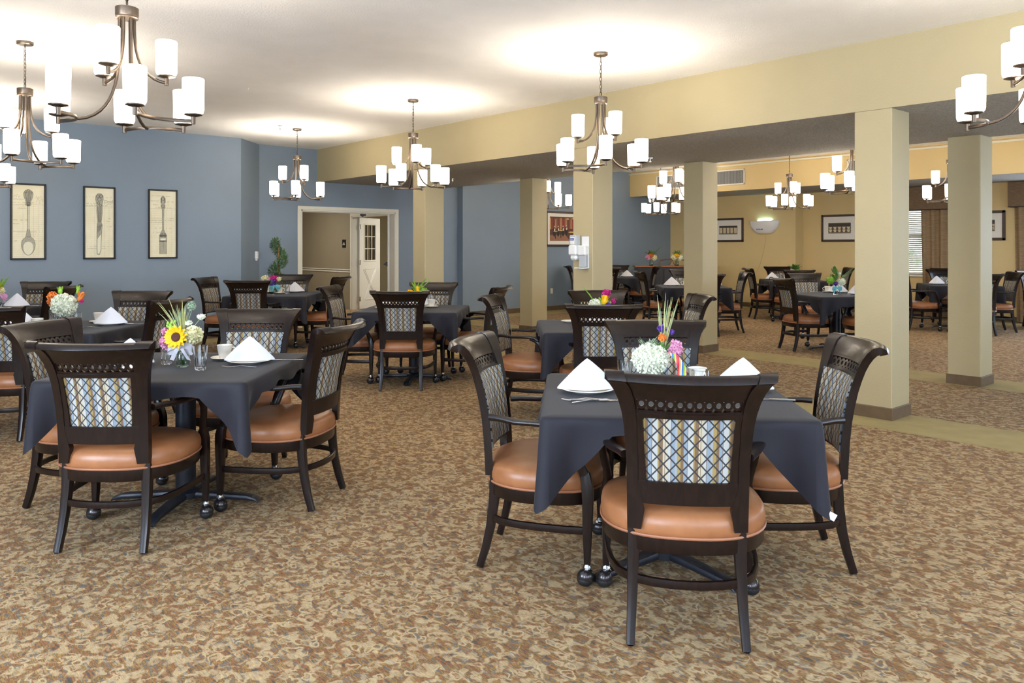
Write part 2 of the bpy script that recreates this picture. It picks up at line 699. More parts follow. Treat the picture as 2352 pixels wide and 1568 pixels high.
# walls
sbox('wall_left', 'blue', XL, -1.545, SL, SL + .2, 0, 3.2)
m = MB()
m.poly([(-1.545, SL), (-1.03, SD), (-1.03, SD + .2), (-1.545, SL + .2)], 0, 3.2)
struct(m.build('wall_corner', 'blue', smooth=False))
OX0, OX1, OZ = -0.30, 1.57, 2.0
sbox('wall_doorway', 'blue', (-1.03, OX0, SD, SD + .16, 0, 3.2), (OX1, 3.01, SD, SD + .16, 0, 3.2), (OX0, OX1, SD, SD + .16, OZ, 3.2))
sbox('wall_far', 'blue', 3.01, 9.9, SB, SB + .35, 0, 3.3)
sbox('wall_gold', 'gold', (TG, XR + .2, SG, SB + .2, 0, 3.2))


def wall_with_openings(name, mat, axis, pos, thick, a0, a1, z1, openings):
    m = MB()

    def bx(u0, u1, w0, w1):
        if u1 - u0 < 1e-4 or w1 - w0 < 1e-4:
            return
        if axis == 'x':
            m.box(pos, pos + thick, u0, u1, w0, w1)
        else:
            m.box(u0, u1, pos, pos + thick, w0, w1)
    cur = a0
    for (u0, u1, w0, w1) in sorted(openings):
        bx(cur, u0, 0, z1)
        bx(u0, u1, 0, w0)
        bx(u0, u1, w1, z1)
        cur = u1
    bx(cur, a1, 0, z1)
    return struct(m.build(name, mat, smooth=False))


wall_with_openings('wall_right', 'gold', 'x', XR, .2, YB, SG, 3.2, [(2.95, 4.3, .82, 2.35), (0.3, 1.6, .82, 2.35), (-3.1, -1.7, .82, 2.35)])
wall_with_openings('wall_rear', 'blue', 'y', YB - .2, .2, XL, XR, 3.2,
                   [(-8.6, -6.6, .75, 2.5), (-5.9, -3.9, .75, 2.5), (-3.2, -1.2, .75, 2.5), (1.6, 3.6, .75, 2.5), (5.6, 7.6, .75, 2.5)])
wall_with_openings('wall_side', 'blue', 'x', XL - .2, .2, YB, SL + .2, 3.2, [(-4.2, -2.2, .75, 2.5), (-.8, 1.2, .75, 2.5)])

# vinyl baseboards
sbox('baseboard_left', 'vinyl', XL, -1.545, SL - .012, SL, 0, .10)
m = MB()
m.poly([(-1.545, SL - .012), (-1.02, SD - .012), (-1.03, SD), (-1.545, SL)], 0, .10)
struct(m.build('baseboard_corner', 'vinyl', smooth=False))
sbox('baseboard_doorway', 'vinyl', (-1.03, OX0 - .08, SD - .012, SD, 0, .10), (OX1 + .08, 3.01, SD - .012, SD, 0, .10))
sbox('baseboard_far', 'vinyl', 3.0, TG, SB - .012, SB, 0, .10)
sbox('baseboard_gold', 'vinyl', (TG - .012, TG, SG, SB, 0, .10), (TG, XR, SG - .012, SG, 0, .10))
sbox('baseboard_right', 'vinyl', XR - .012, XR, YB, SG, 0, .10)

# olive border strips let into the carpet
sbox('floor_strip', 'border',
     (-.33, .33, YB, SD, 0, .004), (2.14, 2.77, YB, SD, 0, .004), (XL, -1.6, SL - .5, SL - .012, 0, .004),
     (2.77, TG - .5, SB - .6, SB - .012, 0, .004), (TG - .55, TG - .012, SG, SB - .012, 0, .004), (XR - .55, XR - .012, YB, SG, 0, .004))

# columns (tan, each with a vinyl base)
cols = [('tan square column nearest the camera on the right', 0.0, 0.0), ('tan column carrying the hand sanitizer dispenser', 0.0, 3.21),
        ('slim tan column right of the white framed doorway', 0.0, 6.41), ('tan column at the far right, bluish right face', 2.17, 0.07),
        ('tan column with the vent grille beside it', 2.17, 3.30), ('tan column in front of the cafe picture', 2.17, 6.54)]
for lab, x, y in cols:
    c = MB().rbox(x, x + .33, y, y + .30, 0, ZS, .006).build('column', 'tan', smooth=False)
    struct(c)
    c['label'] = lab
    m = MB()
    m.rbox(x - .012, x + .342, y - .012, y + .312, 0, .10, .006)
    b = m.build('column_base', 'vinyl', c, smooth=False)


# ------------------------------------------------------------------ doorway, corridor
m = MB()
for (a, b2, c0, d) in ((OX0 - .066, OX0, 0, OZ + .06), (OX1, OX1 + .066, 0, OZ + .06)):
    m.rbox(a, b2, SD - .02, SD, c0, d, .006)
m.rbox(OX0 - .066, OX1 + .066, SD - .022, SD, OZ, OZ + .062, .006)
m.box(OX0, OX0 + .02, SD - .012, SD + .16, 0, OZ)
m.box(OX1 - .02, OX1, SD - .012, SD + .16, 0, OZ)
m.box(OX0, OX1, SD - .012, SD + .16, OZ - .02, OZ)
m.box(OX0, OX1, SD + .06, SD + .10, OZ - .035, OZ - .02)
struct(m.build('trim_2', 'trim', smooth=False))

TC, CD0, CD1 = 2.29, 10.75, 12.45        # corridor wall with its own doorway
wall_with_openings('wall_corridor', 'beige_wall', 'x', TC, .16, SD + .16, 17.2, 2.6, [(CD0, CD1, 0, 2.03)])
sbox('wall_corridor_end', 'beige_wall', -3.0, TC, 17.0, 17.2, 0, 2.6)
sbox('wall_corridor_side', 'beige_wall', -3.2, -3.0, SD, 17.2, 0, 2.6)
sbox('ceiling', 'ceiling', -3.2, 7.5, SD + .16, 17.2, 2.45, 2.55)
sbox('wall_room_beyond', 'cream_wall', (6.2, 6.4, SD + .35, 17.2, 0, 2.6), (TC + .16, 6.2, 16.6, 16.8, 0, 2.6))
# chair rail
m = MB()
m.rbox(TC - .018, TC, CD1 + .07, 17.0, .80, .835, .008)
m.rbox(TC - .028, TC, CD1 + .07, 17.0, .85, .875, .008)
m.rbox(TC - .02, TC, SD + .16, CD0 - .07, .80, .835, .008)
struct(m.build('trim_3', 'trim', smooth=False))
# inner doorway casing
m = MB()
m.rbox(TC - .02, TC, CD1, CD1 + .07, 0, 2.09, .006)
m.rbox(TC - .02, TC, CD0 - .07, CD0, 0, 2.09, .006)
m.rbox(TC - .022, TC, CD0 - .07, CD1 + .07, 2.03, 2.095, .006)
m.box(TC - .01, TC + .17, CD1 - .02, CD1, 0, 2.03)
m.box(TC - .01, TC + .17, CD0, CD0 + .02, 0, 2.03)
m.box(TC - .01, TC + .17, CD0, CD1, 2.01, 2.03)
struct(m.build('trim_4', 'trim', smooth=False))


def door_leaf(name, w, h, half_glass=True):
    """leaf hinged at x=0, spanning +x, y = thickness"""
    root = thing(name)
    if half_glass:
        m = MB()
        gx0, gx1, gz0, gz1 = .2, w - .2, 1.05, 1.86
        m.box(0, gx0, -.022, .022, 0, h)
        m.box(gx1, w, -.022, .022, 0, h)
        m.box(gx0, gx1, -.022, .022, 0, gz0)
        m.box(gx0, gx1, -.022, .022, gz1, h)
        m.build('leaf_panel', 'white', root, smooth=False)
        m = MB()
        for (a, b2, c0, d) in ((gx0 - .02, gx0 + .015, gz0 - .02, gz1 + .02), (gx1 - .015, gx1 + .02, gz0 - .02, gz1 + .02)):
            m.rbox(a, b2, -.032, .032, c0, d, .006)
        m.rbox(gx0, gx1, -.032, .032, gz0 - .02, gz0 + .015, .006)
        m.rbox(gx0, gx1, -.032, .032, gz1 - .015, gz1 + .02, .006)
        for k in (1, 2):
            xx = gx0 + (gx1 - gx0) * k / 3
            m.box(xx - .008, xx + .008, -.014, .014, gz0, gz1)
            zz = gz0 + (gz1 - gz0) * k / 3
            m.box(gx0, gx1, -.014, .014, zz - .008, zz + .008)
        m.build('glazing_bars', 'trim', root, smooth=False)
        MB().box(gx0, gx1, -.003, .003, gz0, gz1).build('glass_pane', 'pane', root, smooth=False)
        # crossbuck moulding on the lower half: four raised bars and a panel edge
        m = MB()
        x0, x1, z0, z1 = .19, w - .19, .2, .86
        cx, cz = (x0 + x1) / 2, (z0 + z1) / 2
        for dx in (-.045, .045):
            for (a, b2) in (((x0 + dx * .6, z0), (x1 + dx * .6, z1)), ((x0 + dx * .6, z1), (x1 + dx * .6, z0))):
                m.bar([(a[0], -.025, a[1]), (b2[0], -.025, b2[1])], (.016, .014), side=(1, 0, 0), power=3, seg=8)
        m.bar([(x0 + .06, -.025, z1 + .01), (x1 - .06, -.025, z1 + .01)], (.014, .014), side=(0, 0, 1), seg=8)
        m.bar([(x0 + .06, -.025, z0 - .01), (x1 - .06, -.025, z0 - .01)], (.014, .014), side=(0, 0, 1), seg=8)
        m.build('crossbuck_moulding', 'white', root)
    else:
        MB().rbox(0, w, -.022, .022, 0, h, .004).build('leaf_panel', 'white', root, smooth=False)
    for z in (.22, 1.02, 1.8):
        m = MB()
        m.tube([(-.004, -.026, z - .05), (-.004, -.026, z + .05)], .008, 8)
        m.box(0, .05, -.0245, -.0215, z - .05, z + .05)
        m.build('hinge', 'steel', root)
    return root


d = door_leaf('door_1', .9, 2.0)
place(d, (TC + .14, CD1 - .03, .008), radians(29))
struct(d)
d['label'] = 'white door with nine-pane glass and crossbuck panel, standing ajar'
d = door_leaf('door_2', .93, 1.97, half_glass=False)
ang = math.atan2((SD + .1) - CAMY, (OX1 - .05) - CAMX)
place(d, (OX1 - .03, SD + .175, .01), ang)
struct(d)
d['label'] = 'white door leaf folded open, seen edge-on at the frame'
m = MB()
m.rbox(.82, .9, .022, .06, .98, 1.06, .006)
m.tube([(.86, .05, 1.02), (.86, .085, 1.02), (.80, .09, 1.02)], .011, 8)
m.build('door_handle', 'black', d)

lamp = thing('unseen_fill_lamp', (.6, 13.2, 2.45))  # out of view, added only to light the corridor
m = MB().lathe([(0, -.07), (.12, -.062), (.15, -.03), (.15, 0)], 24)
m.build('diffuser', 'corr_fill', lamp)
MB().lathe([(.16, -.02), (.17, -.015), (.17, 0), (0, 0)], 24).build('rim', 'bronze', lamp)
tag(lamp, 'unseen ceiling lamp added to light the corridor beyond the doorway', 'lamp')
lamp = thing('unseen_fill_lamp', (4.1, 11.3, 2.45))  # second added lamp, unseen, placed so the ajar door looks bright
MB().lathe([(0, -.07), (.16, -.062), (.2, -.03), (.2, 0)], 24).build('diffuser', emit('cream_room_fill_glow', (1, .95, .86), 130), lamp)
MB().lathe([(.21, -.02), (.22, -.015), (.22, 0), (0, 0)], 24).build('rim', 'bronze', lamp)
tag(lamp, 'unseen ceiling lamp added to brighten the ajar door and cream room', 'lamp')

s = thing('room_sign', (TC - .006, 12.80, 1.44))
MB().rbox(-.006, .006, -.075, .075, -.09, .09, .003).build('sign_plate', 'frame_black', s, smooth=False)
m = MB()
for zz, ww in ((.01, .028), (-.022, .045)):
    for k in range(7):
        yy = -ww + k * ww * 2 / 6
        m.box(-.008, -.0055, yy - ww / 9, yy + ww / 9, zz - .009, zz + .009)
m.build('sign_lettering', 'mat', s, smooth=False)
tag(s, 'small dark room sign on the beige corridor wall', 'sign')
e = thing('door_closer', (.94, SD + .08, 1.9655))
MB().rbox(-.05, .05, -.02, .02, -.04, 0, .006).build('closer_body', 'black', e)
MB().bar([(-.03, 0, -.04), (.0, .03, -.05), (.04, .05, -.04)], (.012, .012), side=(0, 0, 1)).build('closer_arm', 'black', e)
tag(e, 'small dark door closer under the doorway header', 'door closer')


# ------------------------------------------------------------------ pictures
def frame_mesh(w, h, bw, dep):
    """picture frame in the xz plane facing -y, back on y=0"""
    m = MB()
    for (x0, x1, z0, z1) in ((-w / 2, w / 2, h / 2 - bw, h / 2), (-w / 2, w / 2, -h / 2, -h / 2 + bw), (-w / 2, -w / 2 + bw, -h / 2, h / 2), (w / 2 - bw, w / 2, -h / 2, h / 2)):
        m.rbox(x0, x1, -dep, 0, z0, z1, .006)
    return m


def flat_poly(m, pts, y):
    n = len(pts)
    m.add([(x, y, z) for x, z in pts], [tuple(range(n))])


def strip(m, pts, w, y):
    """a thin inked stroke through pts, lying in the xz plane"""
    for (x0, z0), (x1, z1) in zip(pts, pts[1:]):
        dx, dz = x1 - x0, z1 - z0
        L = sqrt(dx * dx + dz * dz) or 1
        nx, nz = -dz / L * w / 2, dx / L * w / 2
        m.add([(x0 + nx, y, z0 + nz), (x0 - nx, y, z0 - nz), (x1 - nx, y, z1 - nz), (x1 + nx, y, z1 + nz)], [(0, 1, 2, 3)])


def script_line(m, x0, x1, z, amp, y, seed, w=.0022):
    r = random.Random(seed)
    x = x0
    pts = []
    k = 0
    while x < x1:
        pts.append((x, z + (amp if k % 2 else -amp) * r.uniform(.3, 1.2)))
        x += amp * r.uniform(.5, 1.1)
        k += 1
        if r.random() < .14:
            if len(pts) > 1:
                strip(m, pts, w, y)
            pts = []
            x += amp * 2.2
    if len(pts) > 1:
        strip(m, pts, w, y)


def ring_outline(cx, cz, rx, rz, n=20, a0=0, a1=2 * pi):
    return [(cx + rx * cos(a0 + (a1 - a0) * k / n), cz + rz * sin(a0 + (a1 - a0) * k / n)) for k in range(n + 1)]


def cutlery_print(kind, x, label, words):
    W, H = .40, .99
    root = thing('framed_print', (x, SL, 1.70))
    frame_mesh(W, H, .022, .03).build('frame', 'frame_black', root)
    MB().box(-W / 2 + .015, W / 2 - .015, -.012, -.004, -H / 2 + .015, H / 2 - .015).build('paper', 'paper', root, smooth=False)
    y = -.0128
    lin = MB()
    x0, x1 = -W / 2 + .025, W / 2 - .025
    for k in range(26):
        strip(lin, [(x0, -.45 + k * .026), (x1, -.45 + k * .026)], .0008, y)
    for q in ((-.06, .06, .12) if kind != 'fork' else (.05, .12)):
        strip(lin, [(q, -.46), (q, .22)], .0012, y)
    strip(lin, [(x0, .22), (x1, .22)], .003, y)
    strip(lin, [(x0, .20), (x1, .20)], .0012, y)
    for i, (a, b2, z, am) in enumerate(words):
        script_line(lin, a, b2, z, am, y - .0002, i + len(words) * 7 + ord(kind[0]), .0022)
    lin.build('ledger_script', 'ink_light', root, smooth=False)
    d, l, hi = MB(), MB(), MB()
    y1, y2, y3 = y - .0006, y - .0012, y - .0018

    def shape(fill, pts, yy, outline=True, w=.0028):
        flat_poly(fill, pts, yy)
        if outline:
            strip(d, pts + [pts[0]], w, y3)
    if kind == 'spoon':
        n = 26
        bowl = []
        for k in range(n):
            a = 2 * pi * k / n
            rx = .078 * (1 + .12 * sin(a))
            bowl.append((rx * cos(a), -.315 + .12 * sin(a)))
        shape(l, bowl, y1)
        flat_poly(hi, [(p[0] * .72, -.345 + (p[1] + .315) * .72) for p in bowl], y2)
        strip(l, [(-.05, -.23), (-.066, -.29), (-.06, -.35)], .014, y2)
        shape(l, [(-.012, -.10), (.012, -.10), (.03, -.20), (-.03, -.20)], y1)
        shape(l, [(-.010, .22), (.010, .22), (.009, -.12), (-.009, -.12)], y1)
        strip(hi, [(.002, .2), (.001, -.12)], .006, y2)
        shape(l, [(0, .42), (.03, .405), (.055, .37), (.05, .32), (.028, .26), (.03, .21), (-.03, .21), (-.028, .26), (-.05, .32), (-.055, .37), (-.03, .405)], y1)
        for k in range(5):
            strip(d, [(-.034 + k * .017, .385), (-.02 + k * .010, .28), (-.012 + k * .006, .2)], .004, y3)
        for (cx, cz, r) in ((-.03, .385, .014), (.03, .385, .014), (0, .405, .012), (0, .235, .016)):
            strip(d, ring_outline(cx, cz, r, r), .004, y3)
    elif kind == 'knife':
        shape(l, [(-.03, -.02), (.036, -.02), (.03, -.10), (.022, -.25), (.018, -.38), (-.002, -.435), (-.03, -.43), (-.034, -.3), (-.034, -.12)], y1)
        flat_poly(hi, [(.022, -.15), (.018, -.25), (.014, -.37), (-.002, -.42), (-.024, -.42), (-.028, -.3), (-.026, -.22)], y2)
        for k in range(7):
            strip(d, [(-.03, -.05 - k * .016), (.03 - k * .003, -.03 - k * .010)], .006 - k * .0006, y3)
        shape(l, [(-.028, .0), (.028, .0), (.03, -.02), (-.03, -.02)], y1)
        shape(l, [(-.022, .0), (.022, .0), (.036, .15), (.034, .25), (.048, .32), (.046, .37), (.02, .40), (-.02, .40), (-.046, .37), (-.05, .32), (-.034, .25), (-.036, .15)], y1)
        for (cx, cz, r) in ((-.02, .36, .018), (.02, .365, .018), (0, .32, .022), (-.012, .27, .014), (.012, .24, .014)):
            strip(d, ring_outline(cx, cz, r, r * 1.1), .005, y3)
        for k in range(4):
            strip(d, [(-.022 + k * .014, .22), (-.018 + k * .012, .1), (-.014 + k * .009, .01)], .0045, y3)
    else:
        head = [(-.05, -.16), (.05, -.16), (.046, -.42), (.03, -.44), (.026, -.24), (.014, -.24), (.012, -.44), (-.012, -.44), (-.014, -.24), (-.026, -.24), (-.03, -.44), (-.046, -.42)]
        shape(l, [(-.012, -.08), (.012, -.08), (.03, -.13), (.052, -.16), (.05, -.25), (-.05, -.25), (-.052, -.16), (-.03, -.13)], y1)
        for xx in (-.041, -.0135, .0135, .041):
            shape(l, [(xx - .009, -.24), (xx + .009, -.24), (xx + .006, -.43), (xx - .006, -.43)], y1)
        for k in range(5):
            strip(d, [(-.03 + k * .015, -.13), (-.036 + k * .018, -.19)], .006, y3)
        strip(d, [(-.045, -.17), (.045, -.17)], .012, y3)
        flat_poly(hi, [(-.035, -.205), (.035, -.205), (.035, -.235), (-.035, -.235)], y2)
        shape(l, [(-.014, .22), (.014, .22), (.008, -.08), (-.008, -.08)], y1)
        shape(l, [(-.02, .22), (.02, .22), (.03, .26), (.018, .29), (.032, .31), (.03, .37), (0, .41), (-.03, .37), (-.032, .31), (-.018, .29), (-.03, .26)], y1)
        for (cx, cz, r) in ((0, .255, .018), (0, .36, .02)):
            strip(d, ring_outline(cx, cz, r, r * 1.1), .005, y3)
        strip(d, [(-.024, .30), (-.024, .37)], .008, y3)
        strip(d, [(.024, .30), (.024, .37)], .008, y3)
    l.build('ink_wash', 'ink_mid', root, smooth=False)
    hi.build('highlights', 'paper_shine', root, smooth=False)
    d.build('ink_outline', 'ink', root, smooth=False)
    if kind == 'knife':
        text_mesh('Dot!', .06, 'printed_word', 'ink_mid', root, Matrix.Translation((.115, y3, .29)) @ Matrix.Rotation(pi / 2, 4, 'X'))
    tag(root, label, 'picture')
    return root


cutlery_print('spoon', -4.361, 'tall black framed print of an ornate spoon on old ledger paper',
              [(-.17, -.08, .33, .02), (.08, .17, .32, .018), (-.17, -.03, .285, .012), (.09, .17, .28, .022), (-.17, .14, .245, .006), (-.12, 0, .17, .009), (-.17, .0, .02, .009), (-.17, -.07, -.03, .009), (-.17, .17, -.13, .01), (-.15, .15, -.25, .008)])
cutlery_print('knife', -3.522, 'tall black framed print of an ornate knife on old ledger paper',
              [(-.17, -.06, .35, .01), (.08, .17, .35, .01), (-.17, .15, .26, .008), (-.17, .15, .235, .005), (.09, .16, .06, .008), (.09, .16, .02, .007), (.09, .16, -.05, .008), (-.15, .16, -.32, .009), (-.15, .08, -.35, .008)])
cutlery_print('fork', -2.692, 'tall black framed print of an ornate fork on old ledger paper',
              [(-.16, .1, .40, .006), (-.17, -.05, .33, .01), (.03, .15, .32, .009), (-.14, .16, .275, .012), (-.1, .16, .235, .006), (-.16, .16, .08, .004), (-.16, .16, .05, .004), (-.16, .0, .02, .004), (-.12, .15, -.06, .009), (-.14, .12, -.12, .009)])


def wall_picture(name, loc, rz, W, H, fw, matw, label, art):
    root = thing(name, loc, rz)
    frame_mesh(W, H, fw, .035).build('frame', 'frame_dark', root)
    m = MB()
    m.box(-W / 2 + fw * .7, W / 2 - fw * .7, -.02, -.006, -H / 2 + fw * .7, H / 2 - fw * .7)
    m.build('mat_board', 'mat', root, smooth=False)
    w, h = W - 2 * fw - 2 * matw[0], H - 2 * fw - 2 * matw[1]
    art(root, w, h, -.0208)
    tag(root, label, 'picture')
    return root


def pcol(name, r, g, b):
    if name not in M:
        M[name] = plain(name, srgb(r, g, b), .6, .12, 60)
    return name


def art_bowls(root, w, h, y, cups=False):
    m = MB()
    flat_poly(m, [(-w / 2, -h / 2), (w / 2, -h / 2), (w / 2, h / 2), (-w / 2, h / 2)], y)
    m.build('photo_background', pcol('sepia_dark', 70, 62, 56), root, smooth=False)
    m = MB()
    flat_poly(m, [(-w / 2, -h / 2), (w / 2, -h / 2), (w / 2, -h / 2 + h * .14), (-w / 2, -h / 2 + h * .14)], y - .0006)
    flat_poly(m, [(-w / 2, h / 2 - h * .05), (w / 2, h / 2 - h * .05), (w / 2, h / 2), (-w / 2, h / 2)], y - .0006)
    m.build('shelf_boards', pcol('sepia_mid', 120, 108, 92), root, smooth=False)
    a, b2 = MB(), MB()
    n = 5
    for k in range(n):
        cx = -w / 2 + w * (k + .5) / n
        bw = w / n * .42
        z = -h / 2 + h * .12
        if cups:
            for lv in range(2):
                zz = z + lv * h * .27
                pts = [(cx - bw * .45, zz), (cx + bw * .45, zz), (cx + bw, zz + h * .24), (cx - bw, zz + h * .24)]
                flat_poly(a, pts, y - .0012 - lv * .0003)
                strip(b2, [(cx - bw, zz + h * .24), (cx + bw, zz + h * .24)], .004, y - .002)
                strip(b2, ring_outline(cx + bw, zz + h * .14, bw * .3, h * .07), .006, y - .0015)
        else:
            for lv in range(5):
                zz = z + lv * h * .12
                e = .8 if lv == 0 else 1.0
                flat_poly(a, [(cx - bw * e * .7, zz), (cx + bw * e * .7, zz), (cx + bw, zz + h * .10), (cx + bw, zz + h * .16), (cx - bw, zz + h * .16), (cx - bw, zz + h * .10)], y - .0012 - lv * .0002)
                strip(b2, [(cx - bw, zz + h * .12), (cx + bw, zz + h * .12)], .003, y - .003)
    a.build('stacked_china', pcol('sepia_cream', 222, 206, 170), root, smooth=False)
    b2.build('china_shadows', pcol('sepia_line', 150, 132, 104), root, smooth=False)


def art_cafe(root, w, h, y):
    """generic café interior in brown and red blocks"""
    r = random.Random(4)
    m = MB()
    flat_poly(m, [(-w / 2, -h / 2), (w / 2, -h / 2), (w / 2, h / 2), (-w / 2, h / 2)], y)
    m.build('painted_ground', pcol('cafe_brown', 92, 56, 44), root, smooth=False)
    a, b2, c, d, e, g = MB(), MB(), MB(), MB(), MB(), MB()
    for k in range(16):
        x = -w / 2 + w * (k + .5) / 16
        flat_poly(a if k % 3 else e, [(x - w / 44, 0 + r.uniform(-.03, .02)), (x + w / 52, 0), (x + w / 60, h * .46), (x - w / 60, h * .46 - r.uniform(0, .05))], y - .0008)
    flat_poly(d, [(-w / 2, -h / 2), (w * .25, -h / 2), (w * .05, -h * .22), (-w / 2, -h * .26)], y - .0008)
    for (cx, cz, rx, rz) in ((-.10 * w, -.06 * h, .07 * w, .02 * h), (.3 * w, -.13 * h, .12 * w, .028 * h), (-.3 * w, -.1 * h, .08 * w, .02 * h)):
        flat_poly(c, ring_outline(cx, cz, rx, rz)[:-1], y - .0024)
        flat_poly(b2, [(cx - .01, cz - .02), (cx + .01, cz - .02), (cx + .014, cz - .16), (cx - .014, cz - .16)], y - .0018)
    for (cx, cz) in ((-.34, .02), (-.2, .03), (-.02, .04), (.1, .07), (.42, .02)):
        x, z = cx * w, cz * h
        flat_poly(b2, ring_outline(x, z - .08, .045, .10)[:-1], y - .0014)
        flat_poly(g, ring_outline(x, z + .035, .014, .019)[:-1], y - .002)
        flat_poly(g, ring_outline(x + .01, z - .03, .022, .03)[:-1], y - .0019)
    for (cx, cz) in ((.16, .42), (.36, .44), (.44, .3)):
        flat_poly(c, ring_outline(cx * w, cz * h, .035, .014)[:-1], y - .002)
    a.build('painted_walls', pcol('cafe_red', 156, 72, 52), root, smooth=False)
    e.build('painted_posts', pcol('cafe_amber', 206, 160, 110), root, smooth=False)
    d.build('painted_floor', pcol('cafe_floor', 150, 104, 78), root, smooth=False)
    b2.build('painted_figures', pcol('cafe_dark', 40, 34, 36), root, smooth=False)
    c.build('painted_tabletops', pcol('cafe_gold', 220, 190, 110), root, smooth=False)
    g.build('painted_faces', pcol('cafe_pale', 216, 198, 176), root, smooth=False)


def art_star(root, w, h, y):
    m = MB()
    flat_poly(m, [(-w / 2, -h / 2), (w / 2, -h / 2), (w / 2, h / 2), (-w / 2, h / 2)], y)
    m.build('print_ground', pcol('print_grey', 150, 158, 172), root, smooth=False)
    m = MB()
    pts = []
    for k in range(10):
        a = pi / 2 + k * pi / 5
        rr = w * .4 if k % 2 == 0 else w * .17
        pts.append((rr * cos(a), rr * 1.35 * sin(a)))
    flat_poly(m, pts, y - .001)
    m.build('star_motif', pcol('print_maroon', 86, 52, 56), root, smooth=False)
    m = MB()
    flat_poly(m, [(-w * .4, -h * .46), (w * .4, -h * .46), (w * .4, -h * .24), (-w * .4, -h * .24)], y - .001)
    flat_poly(m, [(-w * .3, h * .3), (w * .3, h * .3), (w * .1, h * .46), (-w * .1, h * .46)], y - .001)
    m.build('blue_blocks', pcol('print_navy', 58, 70, 104), root, smooth=False)


wall_picture('framed_picture', (5.76, SB, 1.757), 0, 1.06, .765, .045, (.07, .075),
             'wide framed cafe painting on the blue wall between two columns', art_cafe)
wall_picture('framed_photograph', (TG, 7.77, 1.76), -pi / 2, .80, .55, .045, (.11, .13),
             'framed photo of stacked bowls left of the insect light', lambda r, w, h, y: art_bowls(r, w, h, y))
wall_picture('framed_photograph', (XR, 5.26, 1.767), -pi / 2, .80, .575, .045, (.11, .13),
             'framed photo of stacked teacups right of the insect light', lambda r, w, h, y: art_bowls(r, w, h, y, True))
wall_picture('framed_photograph', (XR, 2.40, 1.765), -pi / 2, .50, .55, .05, (.12, .12),
             'framed photo between the two brown valances at far right', lambda r, w, h, y: art_bowls(r, w, h, y, True))
wall_picture('framed_picture', (TC, 15.15, 1.52), -pi / 2, .62, .98, .05, (.09, .12),
             'dark framed star picture in the beige corridor', art_star)


# ------------------------------------------------------------------ fixtures on walls and ceilings
def vent(y0, y1, label):
    o = thing('vent_grille', (TF, (y0 + y1) / 2, 2.83))
    h, w = .165, (y1 - y0) / 2
    m = MB()
    for b in ((-.02, 0, -w, w, h - .03, h), (-.02, 0, -w, w, -h, -h + .03), (-.02, 0, -w, -w + .03, -h, h), (-.02, 0, w - .03, w, -h, h)):
        m.rbox(*b, .005)
    m.build('vent_frame', 'white', o, smooth=False)
    MB().box(-.002, 0, -w + .02, w - .02, -h + .02, h - .02).build('duct_back', pcol('duct_grey', 120, 118, 110), o, smooth=False)
    m = MB()
    n = int(2 * w / .03)
    for k in range(n):
        y = -w + .03 + (2 * w - .06) * (k + .5) / n
        m.box(-.015, -.003, y - .004, y + .004, -h + .03, h - .03)
    m.build('louvre_blades', 'grey_plastic', o, smooth=False)
    tag(o, label, 'vent')


vent(7.75, 8.66, 'white vent grille behind the left pair of gold room chandeliers')
vent(6.36, 7.3, 'white vent grille on gold fascia just right of the vented column')
vent(3.3, 4.20, 'white vent grille nearly hidden behind the nearest column')

# insect light trap
o = thing('insect_light', (TG, 6.825, 1.66))
m = MB()
W = .365
rings = []
for z, w, dpt in ((0.0, .13, .05), (.02, .19, .085), (.08, .27, .115), (.16, .33, .13), (.27, .365, .135), (.285, .36, .13)):
    ring = []
    for k in range(17):
        a = pi * k / 16
        ring.append((-dpt * max(sin(a), 0) ** .45 - .002, w * cos(a), z + .012 * abs(cos(a)) * (1 if z > .2 else 0)))
    rings.append(ring)
m.loft(rings)
m.build('cover', 'plastic', o, angle=50)
MB().tube([(-.03, -.17, .298), (-.03, .17, .298)], .007, 8).build('glow_tube', 'trap_glow', o)
text_mesh('ECOLAB', .042, 'maker_mark', pcol('logo_blue', 30, 90, 170), o,
          Matrix.Translation((-.133, .06, .10)) @ Matrix.Rotation(-pi / 2, 4, 'Z') @ Matrix.Rotation(pi / 2 + .12, 4, 'X'), .003)
tag(o, 'white wall mounted insect light glowing upward on the gold wall', 'insect light')
cord = MB().tube([(TG - .03, 6.80, 1.665), (TG - .012, 6.81, 1.5), (TG - .01, 6.88, 1.2), (TG - .01, 6.96, .95), (TG - .01, 7.06, .75), (TG - .01, 7.25, .55), (TG - .01, 7.4, .38)], .005, 6).build('power_cord', 'piping')
cord.data.materials[0] = plain('cream_cord', srgb(214, 196, 150), .5, .03, 10)
tag(cord, 'cream power cord hanging from the insect light', 'cord')


def outlet(loc, rz, label):
    o = thing('wall_outlet', loc, rz)
    MB().rbox(-.036, .036, -.006, 0, -.058, .058, .003).build('plate', 'trim', o, smooth=False)
    m = MB()
    for z in (-.022, .022):
        m.lathe([(.0, 0), (.016, 0), (.016, .002), (0, .002)], 14, Matrix.Translation((0, -.0055, z)) @ Matrix.Rotation(pi / 2, 4, 'X'))
    m.build('sockets', 'white', o)
    tag(o, label, 'outlet')


outlet((5.42, SB, .42), 0, 'cream wall outlet on the blue wall beside a tan column')

# wall sensor on the diagonal corner wall
o = thing('wall_sensor', (-1.155, 9.49, 1.155), radians(45.3))
m = MB().rbox(-.033, .033, -.05, 0, .02, .145, .012)
m.build('housing', 'plastic', o)
MB().rbox(-.018, .018, -.042, -.004, -.005, .03, .006).build('nozzle', 'plastic', o)
MB().lathe([(0, 0), (.006, 0), (.006, .003), (0, .003)], 10, Matrix.Translation((0, -.05, .07)) @ Matrix.Rotation(pi / 2, 4, 'X')).build('indicator', 'grey_plastic', o)
tag(o, 'small white sensor box on the blue corner wall', 'wall device')

